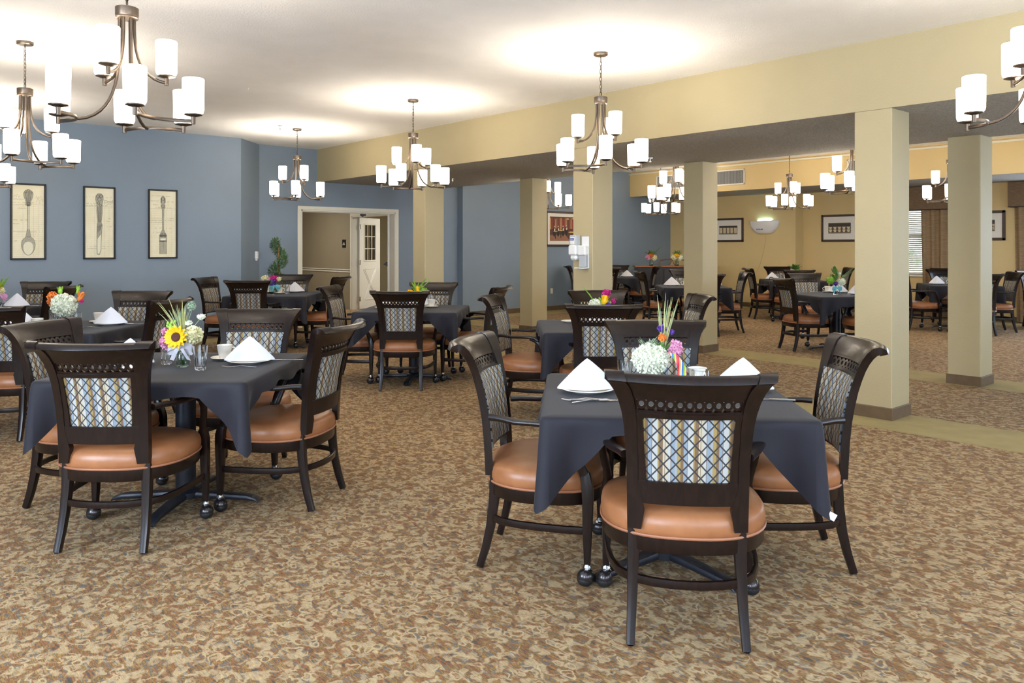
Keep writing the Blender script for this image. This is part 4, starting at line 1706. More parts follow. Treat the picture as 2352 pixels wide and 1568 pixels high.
def cloth_mesh(half, drop_mid, drop_c, seed, reach=.245):
    """square cloth draped over the top, its corners hanging as folded points"""
    rnd = random.Random(seed)
    rc = .035
    per = []           # perimeter samples: x, y, nx, ny, distance to nearest corner, corner index
    n_side = 46
    ph = [rnd.uniform(0, 6.28) for _ in range(8)]
    for sd in range(4):
        a = sd * pi / 2
        ca, sa = cos(a), sin(a)

        def R(x, y):
            return (ca * x - sa * y, sa * x + ca * y)
        # along side from corner (half,-half) to (half,half) with normal +x
        for k in range(n_side):
            t = k / n_side
            # ease samples towards the corners
            tt = .5 - .5 * cos(pi * t)
            y = -half + rc + (2 * half - 2 * rc) * tt
            p = R(half, y)
            nn = R(1, 0)
            dc = min(y + half, half - y)
            per.append((p[0], p[1], nn[0], nn[1], max(dc - rc, 0) + rc * pi / 4, sd, y))
        for k in range(0, 8):
            b = pi / 2 * k / 8
            p = R(half - rc + rc * cos(b), half - rc + rc * sin(b))
            nn = R(cos(b), sin(b))
            per.append((p[0], p[1], nn[0], nn[1], abs(b - pi / 4) * rc, sd, half))
    n = len(per)
    m = MB()
    vs, fs = [], []
    rows = 12
    for ix, (x, y, nx, ny, dc, sd, yl) in enumerate(per):
        f = max(0, 1 - dc / reach)
        D = drop_mid + (drop_c - drop_mid) * (f ** 1.05)
        D += .012 * sin(yl * 17 + ph[sd]) * (1 - f)
        for j in range(rows + 1):
            v = j / rows
            if j <= 2:      # rounding over the table edge
                b = (pi / 2) * j / 2
                o = -.016 + .016 * sin(b)
                z = TH - .016 * (1 - cos(b))
            else:
                w = (j - 2) / (rows - 2)
                z = TH - .016 - (D - .016) * w
                o = .002 + .010 * w
                o += (.026 * math.exp(-(dc / .035) ** 2) - .075 * math.exp(-((dc - .12) / .065) ** 2) + .018 * math.exp(-((dc - .27) / .07) ** 2)) * w * min(1, D / .25)
                o += .008 * sin(yl * 23 + ph[sd + 4]) * w * (1 - f)
            vs.append((x + nx * o, y + ny * o, z))
    R1 = rows + 1
    for i in range(n):
        k = (i + 1) % n
        for j in range(rows):
            fs.append((i * R1 + j, k * R1 + j, k * R1 + j + 1, i * R1 + j + 1)[::-1])
    # top sheet: rings shrinking to the centre
    base = len(vs)
    shr = [.9, .6, .3, .08]
    for s in shr:
        for (x, y, nx, ny, dc, sd, yl) in per:
            vs.append(((x - nx * .016) * s, (y - ny * .016) * s, TH))
    prev = [i * R1 for i in range(n)]
    for q in range(len(shr)):
        cur = [base + q * n + i for i in range(n)]
        for i in range(n):
            k = (i + 1) % n
            fs.append((prev[i], prev[k], cur[k], cur[i]))
        prev = cur
    fs.append(tuple(prev))
    m.add(vs, fs)
    return m


tables = {
    'T1': (.665, 3.44, -4, .525, .07, .34, 1, 'square pedestal table nearest the camera on the right', 'charcoal cloth on the nearest right table, white tag at one corner'),
    'T2': (-1.765, 4.24, -2, .525, .075, .33, 2, 'square pedestal table under the sunflower bouquet', 'navy lit cloth draped over the sunflower table'),
    'T3': (.745, 6.36, 1, .52, .08, .33, 3, 'square pedestal table behind the nearest right table', 'dark cloth on the table with the yellow tulip bouquet'),
    'T4': (-1.02, 8.14, -4, .52, .09, .33, 4, 'square pedestal table in the middle aisle', 'dark cloth on the middle aisle table with the fern bouquet'),
    'T5': (-3.20, 10.62, 0, .54, .12, .34, 5, 'square pedestal table near the corridor doorway', 'dark cloth on the magenta flower table near the doorway'),
    'T6': (-3.58, 6.32, -3, .52, .12, .32, 6, 'square pedestal table under the white mum bouquet', 'dark cloth on the white mum table at the left'),
    'T7': (-5.62, 8.36, 0, .52, .12, .32, 7, 'square pedestal table below the spoon picture', 'dark cloth at the left edge below the spoon picture'),
    'T8': (4.36, 10.52, 9, .52, .12, .34, 8, 'square pedestal table left of the nearest column', 'dark cloth on the turquoise ribbon table in the gold room'),
    'T9': (5.36, 14.98, -6, .52, .12, .32, 9, 'farthest square pedestal table in the gold room', 'dark cloth on the farthest table under the insect light'),
    'T10': (2.91, 12.66, -3, .53, .12, .34, 10, 'square pedestal table split by the vented column', 'dark cloth on the table split by the vented column'),
    'T11': (2.06, 16.5, 0, .53, .12, .30, 11, 'square pedestal table right of the sanitizer column', 'dark cloth emerging right of the sanitizer column'),
    'T12': (7.52, 13.2, -16, .54, .12, .36, 12, 'square pedestal table beside the draped window', 'dark cloth on the table split by the far right column'),
}
table0 = None
for k, (x, y, rot, half, dm, dc, seed, lab, clab) in tables.items():
    if table0 is None:
        table0 = make_table()
        o = table0
    else:
        o = dup(table0)
    p = V2(x, y)
    rz = YAW + radians(rot)
    place(o, (p[0], p[1], 0), rz)
    tag(o, lab, 'table', 'square dining tables')
    for ch in o.children:
        if ch.name.startswith(('pedestal', 'base_foot')):
            ch.rotation_euler = (0, 0, 0)
    c = cloth_mesh(half, dm, dc + .02, seed, reach={'T2': .21}.get(k, .26)).build('tablecloth', 'cloth', angle=75)
    place(c, (p[0], p[1], 0), rz)
    tag(c, clab, 'tablecloth', 'dark tablecloths')
    T[k] = (x, y, rz)
    if k == 'T1':
        m = MB()
        m.box(-.014, .014, -.001, .001, -.026, .0, Matrix.Rotation(.5, 4, 'Y'))
        q = m.build('care_tag', 'mat', c, smooth=False)
        q.location = (.55, -.54, .405)



for ch in table0.children:
    if ch.name.startswith(('pedestal', 'base_foot')):
        ch.rotation_euler = (0, 0, radians(40))

# ------------------------------------------------------------------ tableware
def make_plate():
    r = MB().lathe([(0, 0), (.062, 0), (.066, .003), (.09, .009), (.118, .017), (.120, .019), (.117, .021), (.088, .013), (.066, .007), (0, .006)], 40).build('dinner_plate', 'china', angle=50)
    return r


def make_napkin():
    m = MB()
    rings = []
    n = 22
    for k in range(n + 1):
        u = -1 + 2 * k / n
        x = .135 * u
        a = abs(u)
        h = .124 * (1 - a ** 1.12) ** .96 + .006
        yf = -.052 * (1 - a ** 2.2) - .012 * (1 - a)
        yb = .060 * (1 - a ** 1.3) + .006
        yr = .012 * (1 - a)
        rings.append([(x, yf, 0.0), (x, yf * .98, .003), (x, (yf * .55 + yr * .45), h * .45), (x, yr - .004, h * .97), (x, yr, h), (x, yr + .006, h * .96), (x, (yb * .55 + yr * .45), h * .4), (x, yb, 0)])
    m.loft(rings)
    return m.build('folded_napkin', 'linen', angle=38)


def make_cup():
    r = thing('coffee_cup')
    MB().lathe([(0, 0), (.026, 0), (.028, .004), (.031, .014), (.040, .055), (.0435, .078), (.0415, .079), (.038, .056), (.029, .012), (0, .008)], 32).build('cup_body', 'china', r, angle=50)
    pts = [(.037, 0, .062), (.052, 0, .064), (.064, 0, .054), (.066, 0, .040), (.056, 0, .028), (.036, 0, .026)]
    MB().bar(pts, (.012, .007), side=(0, 1, 0), power=2.5, seg=10).build('handle', 'china', r)
    return r


def make_saucer():
    return MB().lathe([(0, 0), (.038, 0), (.042, .003), (.070, .012), (.076, .015), (.074, .017), (.040, .007), (.03, .006), (0, .006)], 36).build('saucer', 'china', angle=50)


def make_glass():
    m = MB()
    seg = 48
    prof = [(0, 0, 0), (.025, 0, 0), (.027, .004, 0), (.0275, .014, 0), (.026, .018, 0), (.028, .024, .9), (.031, .060, .9), (.0325, .078, .3), (.035, .100, 0), (.0362, .126, 0), (.0345, .127, 0), (.033, .1, 0), (.029, .06, 0), (.025, .022, 0), (0, .018, 0)]
    rings = []
    for r0, z, fl in prof:
        ring = []
        for k in range(seg):
            a = 2 * pi * k / seg
            rr = max(r0 - fl * .0016 * (1 + cos(a * 12)), 1e-5)
            ring.append((rr * cos(a), rr * sin(a), z))
        rings.append(ring)
    m.loft(rings)
    return m.build('water_glass', 'glass', angle=50)


def make_fork():
    m = MB()
    m.bar([(-.095, 0, .004), (-.06, 0, .006), (-.01, 0, .010), (.03, 0, .006), (.045, 0, .004)], [(.014, .0025), (.011, .003), (.006, .004), (.008, .003), (.02, .0022)], side=(0, 1, 0), power=3, seg=8)
    for k in range(4):
        y = (k - 1.5) * .0062
        m.bar([(.043, y, .004), (.065, y, .0035), (.095, y * .85, .009)], [(.0045, .002), (.0036, .002), (.002, .0015)], side=(0, 1, 0), seg=6)
    return m.build('fork', 'steel')


def make_knife():
    m = MB()
    m.bar([(-.11, 0, .005), (-.06, 0, .005), (-.005, 0, .005)], [(.015, .008), (.014, .009), (.010, .007)], side=(0, 1, 0), power=3, seg=8)
    m.bar([(-.008, 0, .005), (.02, .002, .005), (.08, .003, .005), (.112, .0, .005)], [(.012, .003), (.019, .002), (.018, .0016), (.004, .001)], side=(0, 1, 0), power=3, seg=8)
    return m.build('table_knife', 'steel')


def make_spoon():
    m = MB()
    m.bar([(-.09, 0, .004), (-.05, 0, .006), (0, 0, .010), (.035, 0, .006)], [(.014, .0025), (.010, .003), (.005, .004), (.008, .003)], side=(0, 1, 0), power=3, seg=8)
    m.ell((.058, 0, .0055), (.028, .018, .004), 14, 6)
    return m.build('teaspoon', 'steel')


protos = {}
makers = dict(plate=make_plate, napkin=make_napkin, cup=make_cup, saucer=make_saucer, glass=make_glass, fork=make_fork, knife=make_knife, spoon=make_spoon)
cats = dict(plate='plate', napkin='napkin', cup='cup', saucer='saucer', glass='glass', fork='fork', knife='knife', spoon='spoon')
grp = dict(plate='white dinner plates', napkin='folded white napkins', cup='white coffee cups', saucer='white saucers', glass='water glasses', fork='steel forks', knife='steel knives', spoon='steel spoons')
noun = dict(plate='white plate', napkin='white folded napkin', cup='white coffee cup', saucer='white saucer', glass='clear fluted water glass', fork='steel fork', knife='steel knife', spoon='steel spoon')


def ware(kind, x, y, z, rot, label):
    if kind not in protos:
        protos[kind] = makers[kind]()
        o = protos[kind]
    else:
        o = dup(protos[kind])
    p = V2(x, y)
    place(o, (p[0], p[1], z), YAW + radians(rot))
    tag(o, label, cats[kind], grp[kind])
    return o


def setting(x, y, rot, where, fork=None, knife=None, spoon=None, napkin=True, nrot=None):
    ware('plate', x, y, TH + .0005, rot, 'white dinner plate ' + where)
    if napkin:
        ware('napkin', x, y, TH + .018, rot if nrot is None else nrot, 'folded white napkin pyramid ' + where)
    for k, q in (('fork', fork), ('knife', knife), ('spoon', spoon)):
        if q:
            ware(k, q[0], q[1], TH + .0008, q[2], '%s lying beside the plate ' % noun[k] + where)


def cupset(x, y, rot, where):
    ware('saucer', x, y, TH + .0005, 0, 'white saucer under the cup ' + where)
    ware('cup', x, y, TH + .0065, rot, 'white coffee cup ' + where)


TA = 'on the nearest right table'
setting(.335, 3.47, 4, 'at left of nearest right table', nrot=5, spoon=(.33, 3.245, 20), knife=(.355, 3.26, -2), fork=None)
ware('fork', .30, 3.275, TH + .001, 185, 'steel fork lying beneath the spoon at left of nearest right table')
setting(1.03, 3.50, -6, 'at right of nearest right table', nrot=-28, knife=(1.07, 3.28, 168))
cupset(.857, 3.62, -60, 'behind the nearest chair top')
ware('glass', .79, 3.29, TH, 0, 'clear fluted water glass before the cup ' + TA)
ware('glass', .513, 3.56, TH, 0, 'clear fluted water glass left of the hydrangea bouquet')
TB = 'on the sunflower table'
setting(-1.45, 4.33, 2, 'at right of sunflower table', nrot=8, fork=(-1.45, 4.165, 176), knife=(-1.29, 4.42, 6))
cupset(-1.635, 4.46, 10, 'behind the napkin of sunflower table')
ware('glass', -1.63, 4.10, TH, 0, 'clear fluted water glass right of the sunflower jar')
ware('glass', -1.895, 4.30, TH, 0, 'clear fluted water glass left of the sunflower jar')
setting(-2.07, 4.24, 0, 'at left of sunflower table, mostly hidden', nrot=0)
cupset(-1.965, 4.085, 200, 'beside the dark chair top on sunflower table')
setting(.66, 6.06, 0, 'at front of the yellow tulip table', nrot=0)
ware('saucer', .49, 6.64, TH + .0005, 0, 'white saucer alone at left of the yellow tulip table')
setting(.80, 6.72, 0, 'at back of the yellow tulip table', nrot=0)
cupset(-.85, 8.27, 20, 'on the middle aisle table')
ware('glass', -.872, 8.50, TH, 0, 'clear fluted water glass behind the cup on middle aisle table')
setting(-1.0, 8.48, 0, 'at back of the middle aisle table')
setting(-1.30, 8.10, 80, 'at left of the middle aisle table')
cupset(-3.17, 10.70, 10, 'on the magenta flower table')
setting(-3.04, 10.98, 0, 'right of the magenta bouquet', nrot=30, spoon=(-3.20, 10.30, 30))
setting(-3.40, 10.80, 0, 'left of the magenta bouquet')
ware('glass', -3.065, 10.70, TH, 0, 'clear fluted water glass right of the cup on magenta flower table')
setting(-3.29, 6.42, 4, 'at right of the white mum table', nrot=4, fork=(-3.34, 6.20, 174), knife=(-3.13, 6.50, 8))
cupset(-3.49, 6.62, 10, 'behind the napkin of white mum table')
ware('glass', -3.40, 6.12, TH, 0, 'clear fluted water glass right of the white mum')
ware('glass', -3.73, 6.38, TH, 0, 'clear fluted water glass left of the white mum')
setting(-3.96, 6.30, 0, 'at left of the white mum table', nrot=10)
cupset(-3.695, 6.10, 185, 'at the left front of white mum table')
setting(-5.26, 8.32, 2, 'below the spoon picture', nrot=2, knife=(-5.07, 8.42, 8))
cupset(-5.42, 8.60, 10, 'below the spoon picture')
cupset(4.43, 11.0, 170, 'on the turquoise ribbon table')
setting(4.53, 11.02 - .12, 0, 'left of the turquoise ribbon vase', nrot=-30)
bpy.data.objects  # keep
setting(4.60, 10.45, 0, 'right of the turquoise ribbon vase', nrot=8, fork=(4.43, 10.27, 150))
ware('spoon', 4.28, 10.98, TH + .001, 160, 'steel spoon left of the cup on turquoise ribbon table')
setting(5.03, 15.15, 0, 'at left of the farthest gold room table')
ware('glass', 5.22, 15.2, TH, 0, 'clear fluted water glass on the farthest gold room table')
cupset(5.34, 15.3, 10, 'on the farthest gold room table')
setting(2.61, 12.80, 0, 'left of the vented column', fork=(2.56, 12.60, 175))
ware('glass', 2.79, 12.95, TH, 0, 'clear fluted water glass left of the vented column')
cupset(2.83, 12.80, 170, 'beside the vented column')
setting(3.31, 12.85, 0, 'right of the vented column')
setting(2.42, 16.5, 0, 'right of the sanitizer column')
ware('glass', 2.24, 16.45, TH, 0, 'clear fluted water glass right of the sanitizer column')
ware('glass', 2.30, 16.75, TH, 0, 'second clear water glass behind, right of the sanitizer column')
setting(7.20, 13.28, 0, 'on the draped window table')
ware('glass', 7.37, 13.40, TH, 0, 'clear fluted water glass on the draped window table')
cupset(7.43, 13.28, 170, 'on the draped window table')


# ------------------------------------------------------------------ flowers
def make_jar(mat='glass'):
    r = thing('flower_jar')
    MB().lathe([(0, 0), (.030, 0), (.035, .006), (.036, .02), (.036, .062), (.034, .072), (.029, .080), (.029, .094), (.0305, .096), (.027, .096), (.026, .08), (.031, .07), (.033, .02), (.030, .008), (0, .006)], 28).build('jar_glass', mat, r, angle=50)
    MB().lathe([(0, .0075), (.029, .009), (.0325, .02), (.0325, .045), (0, .045)], 24).build('jar_water', 'pane', r)
    return r


def make_tumbler_vase():
    r = thing('flower_vase')
    MB().lathe([(0, 0), (.028, 0), (.030, .01), (.030, .02), (.034, .10), (.038, .135), (.036, .135), (.031, .1), (.027, .02), (0, .015)], 24).build('vase_glass', 'glass', r, angle=50)
    return r


def petal(m, base, direction, length, width, cup=.2, up=Vector((0, 0, 1))):
    d = Vector(direction).normalized()
    s = d.cross(up)
    if s.length < 1e-3:
        s = Vector((1, 0, 0))
    s.normalize()
    n = s.cross(d).normalized()
    b = Vector(base)
    vs = []
    for t, w in ((0, .25), (.35, .9), (.7, 1.0), (1.0, .12)):
        c = b + d * (length * t) + n * (cup * length * sin(t * 2.6) * .6)
        vs.append(c - s * (width / 2 * w))
        vs.append(c + n * (-.12 * width * w))
        vs.append(c + s * (width / 2 * w))
    fs = []
    for i in range(3):
        for j in range(2):
            fs.append((i * 3 + j, i * 3 + j + 1, (i + 1) * 3 + j + 1, (i + 1) * 3 + j))
    m.add(vs, fs)


def ball_bloom(root, c, r, mat, name, n=260, fl=.012, seed=1, flat=.95):
    """hydrangea or mum: a ball packed with small petals"""
    rnd = random.Random(seed)
    m = MB()
    m.ell(c, (r * .8, r * .8, r * .8 * flat), 16, 10)
    for k in range(n):
        z = 1 - 2 * (k + .5) / n
        a = k * 2.39996
        q = sqrt(1 - z * z)
        d = Vector((q * cos(a), q * sin(a), z))
        j = Vector((rnd.uniform(-.3, .3), rnd.uniform(-.3, .3), rnd.uniform(-.3, .3)))
        base = Vector(c) + Vector((d.x, d.y, d.z * flat)) * (r * rnd.uniform(.74, .86))
        for w in range(3):
            dd = (d + Vector((rnd.uniform(-.9, .9), rnd.uniform(-.9, .9), rnd.uniform(-.9, .9)))).normalized()
            petal(m, base, dd, fl * rnd.uniform(.9, 1.4), fl * .9, .3, up=d)
    return m.build(name, mat, root, angle=180)


def star_flower(root, c, face, r, mat, name, n=16, layers=2, centre=None, cmat='flower_brown', cr=.3, wide=.42):
    f = Vector(face).normalized()
    s = f.cross(Vector((0, 0, 1)))
    if s.length < .01:
        s = Vector((1, 0, 0))
    s.normalize()
    u = s.cross(f).normalized()
    m = MB()
    for ly in range(layers):
        for k in range(n):
            a = 2 * pi * (k + ly * .5) / n
            d = s * cos(a) + u * sin(a) + f * (.12 + .35 * ly)
            petal(m, Vector(c) + (s * cos(a) + u * sin(a)) * r * cr * .8, d, r * (1 - cr * .8) * (1 - .12 * ly), r * wide, .12, up=f)
    o = m.build(name, mat, root, angle=180)
    if centre:
        q = MB()
        rot = Vector((0, 0, 1)).rotation_difference(f).to_matrix().to_4x4()
        q.lathe([(0, -.004), (r * cr, -.004), (r * cr * 1.05, .004), (r * cr * .8, .010), (r * cr * .4, .008), (0, .006)], 20, Matrix.Translation(c) @ rot)
        q.build('flower_centre', cmat, o)
    return o


def tulip(root, c, d, L, w, mat, name='tulip_bloom'):
    m = MB()
    d = Vector(d).normalized()
    rot = Vector((0, 0, 1)).rotation_difference(d).to_matrix().to_4x4()
    m.lathe([(0, 0), (w * .35, L * .1), (w * .5, L * .35), (w * .42, L * .75), (w * .2, L), (0, L * .9)], 10, Matrix.Translation(c) @ rot)
    for k in range(6):
        a = k * pi / 3
        p = rot @ Vector((cos(a) * w * .4, sin(a) * w * .4, L * .45))
        petal(m, Vector(c) + p, rot @ Vector((cos(a) * .3, sin(a) * .3, 1)), L * .62, w * .5, .1, up=Vector((p.x, p.y, .1)))
    return m.build(name, mat, root, angle=60)


def leaves(root, base, n, L, w, mat, spread_=.9, lift=.5, seed=1, name='leaves', up0=0.0):
    rnd = random.Random(seed)
    m = MB()
    for k in range(n):
        a = rnd.uniform(0, 2 * pi)
        d = Vector((cos(a) * spread_, sin(a) * spread_, lift + rnd.uniform(-.2, .5)))
        petal(m, Vector(base) + Vector((cos(a), sin(a), 0)) * L * .15 + Vector((0, 0, up0 * rnd.random())), d, L * rnd.uniform(.7, 1.2), w, rnd.uniform(-.3, .4))
    return m.build(name, mat, root, angle=180)


def grass(root, base, n, L, mat, spread_=.35, seed=1, lean=(0, 0), name='grass_blades', w=.004):
    rnd = random.Random(seed)
    m = MB()
    for k in range(n):
        a = rnd.uniform(0, 2 * pi)
        q = rnd.uniform(.2, 1) * spread_
        dx, dy = cos(a) * q + lean[0], sin(a) * q + lean[1]
        LL = L * rnd.uniform(.65, 1.1)
        pts = []
        for t in (0, .3, .6, .85, 1.0):
            pts.append(Vector(base) + Vector((dx * LL * t * (1 + .6 * t), dy * LL * t * (1 + .6 * t), LL * t * (1 - .12 * t * q * 3))))
        m.tube(pts, [w * .5, w * .55, w * .5, w * .3, w * .08], 4)
    return m.build(name, mat, root)


def fern(root, base, d, L, mat, seed=1, name='fern_frond', w=.012, n=16):
    rnd = random.Random(seed)
    m = MB()
    d = Vector(d)
    P = [Vector(base) + d * (L * t) + Vector((0, 0, -.25 * L * t * t)) for t in [k / 8 for k in range(9)]]
    m.tube(P, [.002 - .0015 * k / 8 for k in range(9)], 4)
    s = d.cross(Vector((0, 0, 1))).normalized()
    for k in range(n):
        t = .15 + .85 * k / n
        p = Vector(base) + d * (L * t) + Vector((0, 0, -.25 * L * t * t))
        for q in (-1, 1):
            petal(m, p, s * q + d * .8 + Vector((0, 0, rnd.uniform(-.2, .5))), L * .22 * (1.15 - t), w, .1)
    return m.build(name, mat, root, angle=180)


def stems(root, top, n, seed=1, r=.018, mat='green', z0=.01):
    rnd = random.Random(seed)
    m = MB()
    for k in range(n):
        a = rnd.uniform(0, 6.28)
        q = rnd.uniform(0, 1) * r
        m.tube([(cos(a) * q, sin(a) * q, z0), (cos(a + 2) * q * .6, sin(a + 2) * q * .6, .06), (cos(a) * .01 + top[0] * .5, sin(a) * .01 + top[1] * .5, .10), top], .0022, 5)
    return m.build('flower_stems', mat, root)


def bow_ribbon(root, c, mat, sc=1.0, name='ribbon_bow', face=(0, -1, 0)):
    m = MB()
    f = Vector(face)
    s = f.cross(Vector((0, 0, 1))).normalized()
    for sg in (-1, 1):
        rows = []
        for k in range(9):
            t = k / 8
            a = t * 2 * pi
            x = sg * (.052 * sc * (1 - cos(a)) / 2)
            z = .014 * sc * sin(a) + .01 * sc * t
            cc = Vector(c) + s * x + Vector((0, 0, z - .016 * sc * t * (1 - t) * 4)) + f * (.008 * sin(a) + .012)
            w = .015 * sc * (.35 + .65 * sin(pi * t))
            rows.append((cc + Vector((0, 0, w)) + f * .004, cc - Vector((0, 0, w))))
        vs = [p for q in rows for p in q]
        m.add(vs, [(2 * k, 2 * k + 2, 2 * k + 3, 2 * k + 1) for k in range(8)])
        tail = []
        for k in range(5):
            t = k / 4
            cc = Vector(c) + s * (sg * (.008 + .028 * sc * t)) + Vector((0, 0, -.052 * sc * t)) + f * (.016 + .006 * sin(t * 5))
            w = s * (.008 * sc) + Vector((0, 0, .003))
            tail.append((cc - w, cc + w))
        vs = [p for q in tail for p in q]
        m.add(vs, [(2 * k, 2 * k + 1, 2 * k + 3, 2 * k + 2) for k in range(4)])
    m.ell(tuple(Vector(c) + f * .016), (.009 * sc, .008 * sc, .010 * sc), 8, 6)
    return m.build(name, mat, root, angle=180)


def bouquet(x, y, label, cat='bouquet', z=None):
    p = V2(x, y)
    r = thing('flower_bouquet', (p[0], p[1], TH if z is None else z), YAW)
    tag(r, label, cat, 'flower bouquets')
    return r


jarp = {}


def vessel(kind, x, y, label, z=None, sc=1.0):
    p = V2(x, y)
    if kind not in jarp:
        jarp[kind] = make_jar('green_glass') if kind == 'jar' else make_tumbler_vase()
        o = jarp[kind]
    else:
        o = dup(jarp[kind])
    place(o, (p[0], p[1], TH if z is None else z), YAW)
    o.scale = (sc, sc, sc)
    tag(o, label, 'vase', 'glass flower vases')
    return o


# sunflower bouquet
x, y = -1.765, 4.20
vessel('jar', x, y, 'pale green jar holding the sunflower bouquet')
b = bouquet(x, y, 'sunflower bouquet with grasses, pink blooms and grey ribbon')
stems(b, (0, 0, .14), 9, 3)
star_flower(b, (-.012, -.055, .165), (-.05, -1, .15), .066, 'petal_yellow', 'sunflower_bloom', 13, 2, True, 'flower_brown', .36, .29)
ball_bloom(b, (.055, 0, .170), .045, 'petal_cream', 'cream_dahlia', 120, .016, 5)
ball_bloom(b, (-.075, -.02, .135), .030, 'petal_pink', 'pink_bloom', 50, .016, 6)
ball_bloom(b, (-.082, -.01, .190), .018, 'petal_pink', 'pink_bloom', 30, .012, 7)
m = MB()
for q in ((-.065, -.03, .235), (-.052, -.03, .228), (-.06, -.028, .215), (-.045, -.03, .240), (-.038, -.03, .215), (-.03, -.03, .245), (-.048, -.035, .218), (-.072, -.02, .222)):
    m.ell(q, (.0085, .0085, .009), 10, 7)
m.build('green_berries', 'lime', b)
grass(b, (0, 0, .12), 26, .24, 'straw', .28, 4, (-.12, 0), w=.006)
grass(b, (.0, 0, .12), 16, .21, 'sage', .34, 9, (-.1, 0), w=.005)
m = MB()
for (tx, tz, hd) in ((.052, .315, 1), (.098, .262, 0)):
    m.tube([(.01, 0, .14), (tx * .55, 0, .14 + (tz - .14) * .55), (tx, 0, tz)], .0015, 5)
m.build('lace_flower_stem', 'sage', b)
ball_bloom(b, (.048, 0, .325), .017, 'sage', 'closed_lace_flower', 30, .010, 11, 1.2)
ball_bloom(b, (.100, 0, .268), .018, 'petal_white', 'lace_flower', 40, .008, 12, .6)
ball_bloom(b, (.03, 0, .235), .018, 'petal_white', 'lace_flower', 40, .008, 14, .4)
bow_ribbon(b, (0, -.02, .110), 'ribbon_grey', 1.35)
leaves(b, (0, 0, .13), 10, .05, .02, 'green', seed=5)

# hydrangea bouquet with striped ribbon
x, y = .655, 3.56
vessel('jar', x, y, 'pale green jar holding the white hydrangea bouquet')
b = bouquet(x, y, 'white hydrangea bouquet with grasses and rainbow striped ribbon')
stems(b, (0, 0, .12), 8, 4)
ball_bloom(b, (-.03, -.02, .135), .088, 'petal_white', 'hydrangea_bloom', 420, .013, 21, .85)
grass(b, (.03, 0, .12), 16, .30, 'straw', .15, 6, (.06, 0), w=.0045)
grass(b, (.03, 0, .12), 12, .27, 'sage', .13, 16, (.04, 0), w=.0045)
leaves(b, (-.03, .0, .18), 40, .055, .009, 'sage', .8, .7, 7, 'dusty_miller_leaves')
leaves(b, (.03, .0, .17), 22, .06, .018, 'green', .8, .7, 8)
ball_bloom(b, (.022, -.03, .235), .014, 'petal_orange', 'orange_bloom', 30, .008, 3)
ball_bloom(b, (.03, 0, .272), .022, 'petal_purple', 'purple_statice', 60, .008, 5, .6)
ball_bloom(b, (.080, -.03, .185), .028, 'petal_pink', 'pink_cockscomb', 70, .012, 8, 1.3)
ball_bloom(b, (.072, .01, .255), .010, 'petal_purple', 'purple_statice', 20, .006, 6)
m = MB()
rows = []
for k in range(12):
    t = k / 11
    rows.append(((.058 + .045 * sin(t * 3.2) - .02, -.075 - .01 * sin(t * 9), .175 - .17 * t), (.098 + .045 * sin(t * 3.2) - .02, -.07, .165 - .165 * t)))
m.add([p for q in rows for p in q], [(2 * k, 2 * k + 1, 2 * k + 3, 2 * k + 2) for k in range(11)])
m.build('striped_ribbon', 'ribbon_rainbow', b, angle=180)

# white mum bouquet
x, y = -3.585, 6.30
vessel('tumbler', x, y, 'clear vase holding the white mum bouquet')
b = bouquet(x, y, 'white mum bouquet with orange lilies and green buds')
stems(b, (0, 0, .14), 8, 4)
ball_bloom(b, (0, -.03, .175), .098, 'petal_white', 'white_mum', 420, .017, 31)
ball_bloom(b, (-.11, 0, .245), .032, 'petal_orange', 'orange_bloom', 60, .014, 3)
ball_bloom(b, (-.125, 0, .20), .022, 'petal_orange', 'orange_bloom', 40, .012, 4)
tulip(b, (.10, 0, .20), (.5, 0, 1), .085, .042, 'petal_orange', 'orange_lily')
tulip(b, (.085, 0, .26), (.35, 0, 1), .07, .022, 'lime', 'green_bud')
tulip(b, (-.045, 0, .26), (-.1, 0, 1), .06, .035, 'lime', 'green_bud')
ball_bloom(b, (.125, .0, .205), .014, 'petal_magenta', 'magenta_bloom', 20, .008, 7)
leaves(b, (0, 0, .14), 18, .10, .03, 'green', .7, .8, 9)

# yellow tulip bouquet
x, y = .735, 6.38
vessel('jar', x, y, 'pale green jar holding the yellow tulip bouquet')
b = bouquet(x, y, 'yellow tulip bouquet with pink blooms behind a chair back')
stems(b, (0, 0, .14), 8, 4)
ball_bloom(b, (-.06, 0, .17), .05, 'petal_white', 'hydrangea_bloom', 180, .012, 31)
tulip(b, (.01, -.03, .17), (.2, 0, 1), .08, .055, 'petal_yellow', 'yellow_tulip')
ball_bloom(b, (.035, 0, .265), .026, 'petal_magenta', 'pink_rose', 50, .014, 8)
ball_bloom(b, (.09, 0, .20), .016, 'petal_magenta', 'pink_bud', 30, .010, 9)
ball_bloom(b, (.035, -.03, .165), .022, 'petal_purple', 'purple_bloom', 40, .012, 10)
leaves(b, (0, 0, .15), 26, .08, .018, 'lime', .8, .7, 4)
fern(b, (-.05, 0, .16), Vector((-.55, 0, 1)), .20, 'lime', 3, w=.006)

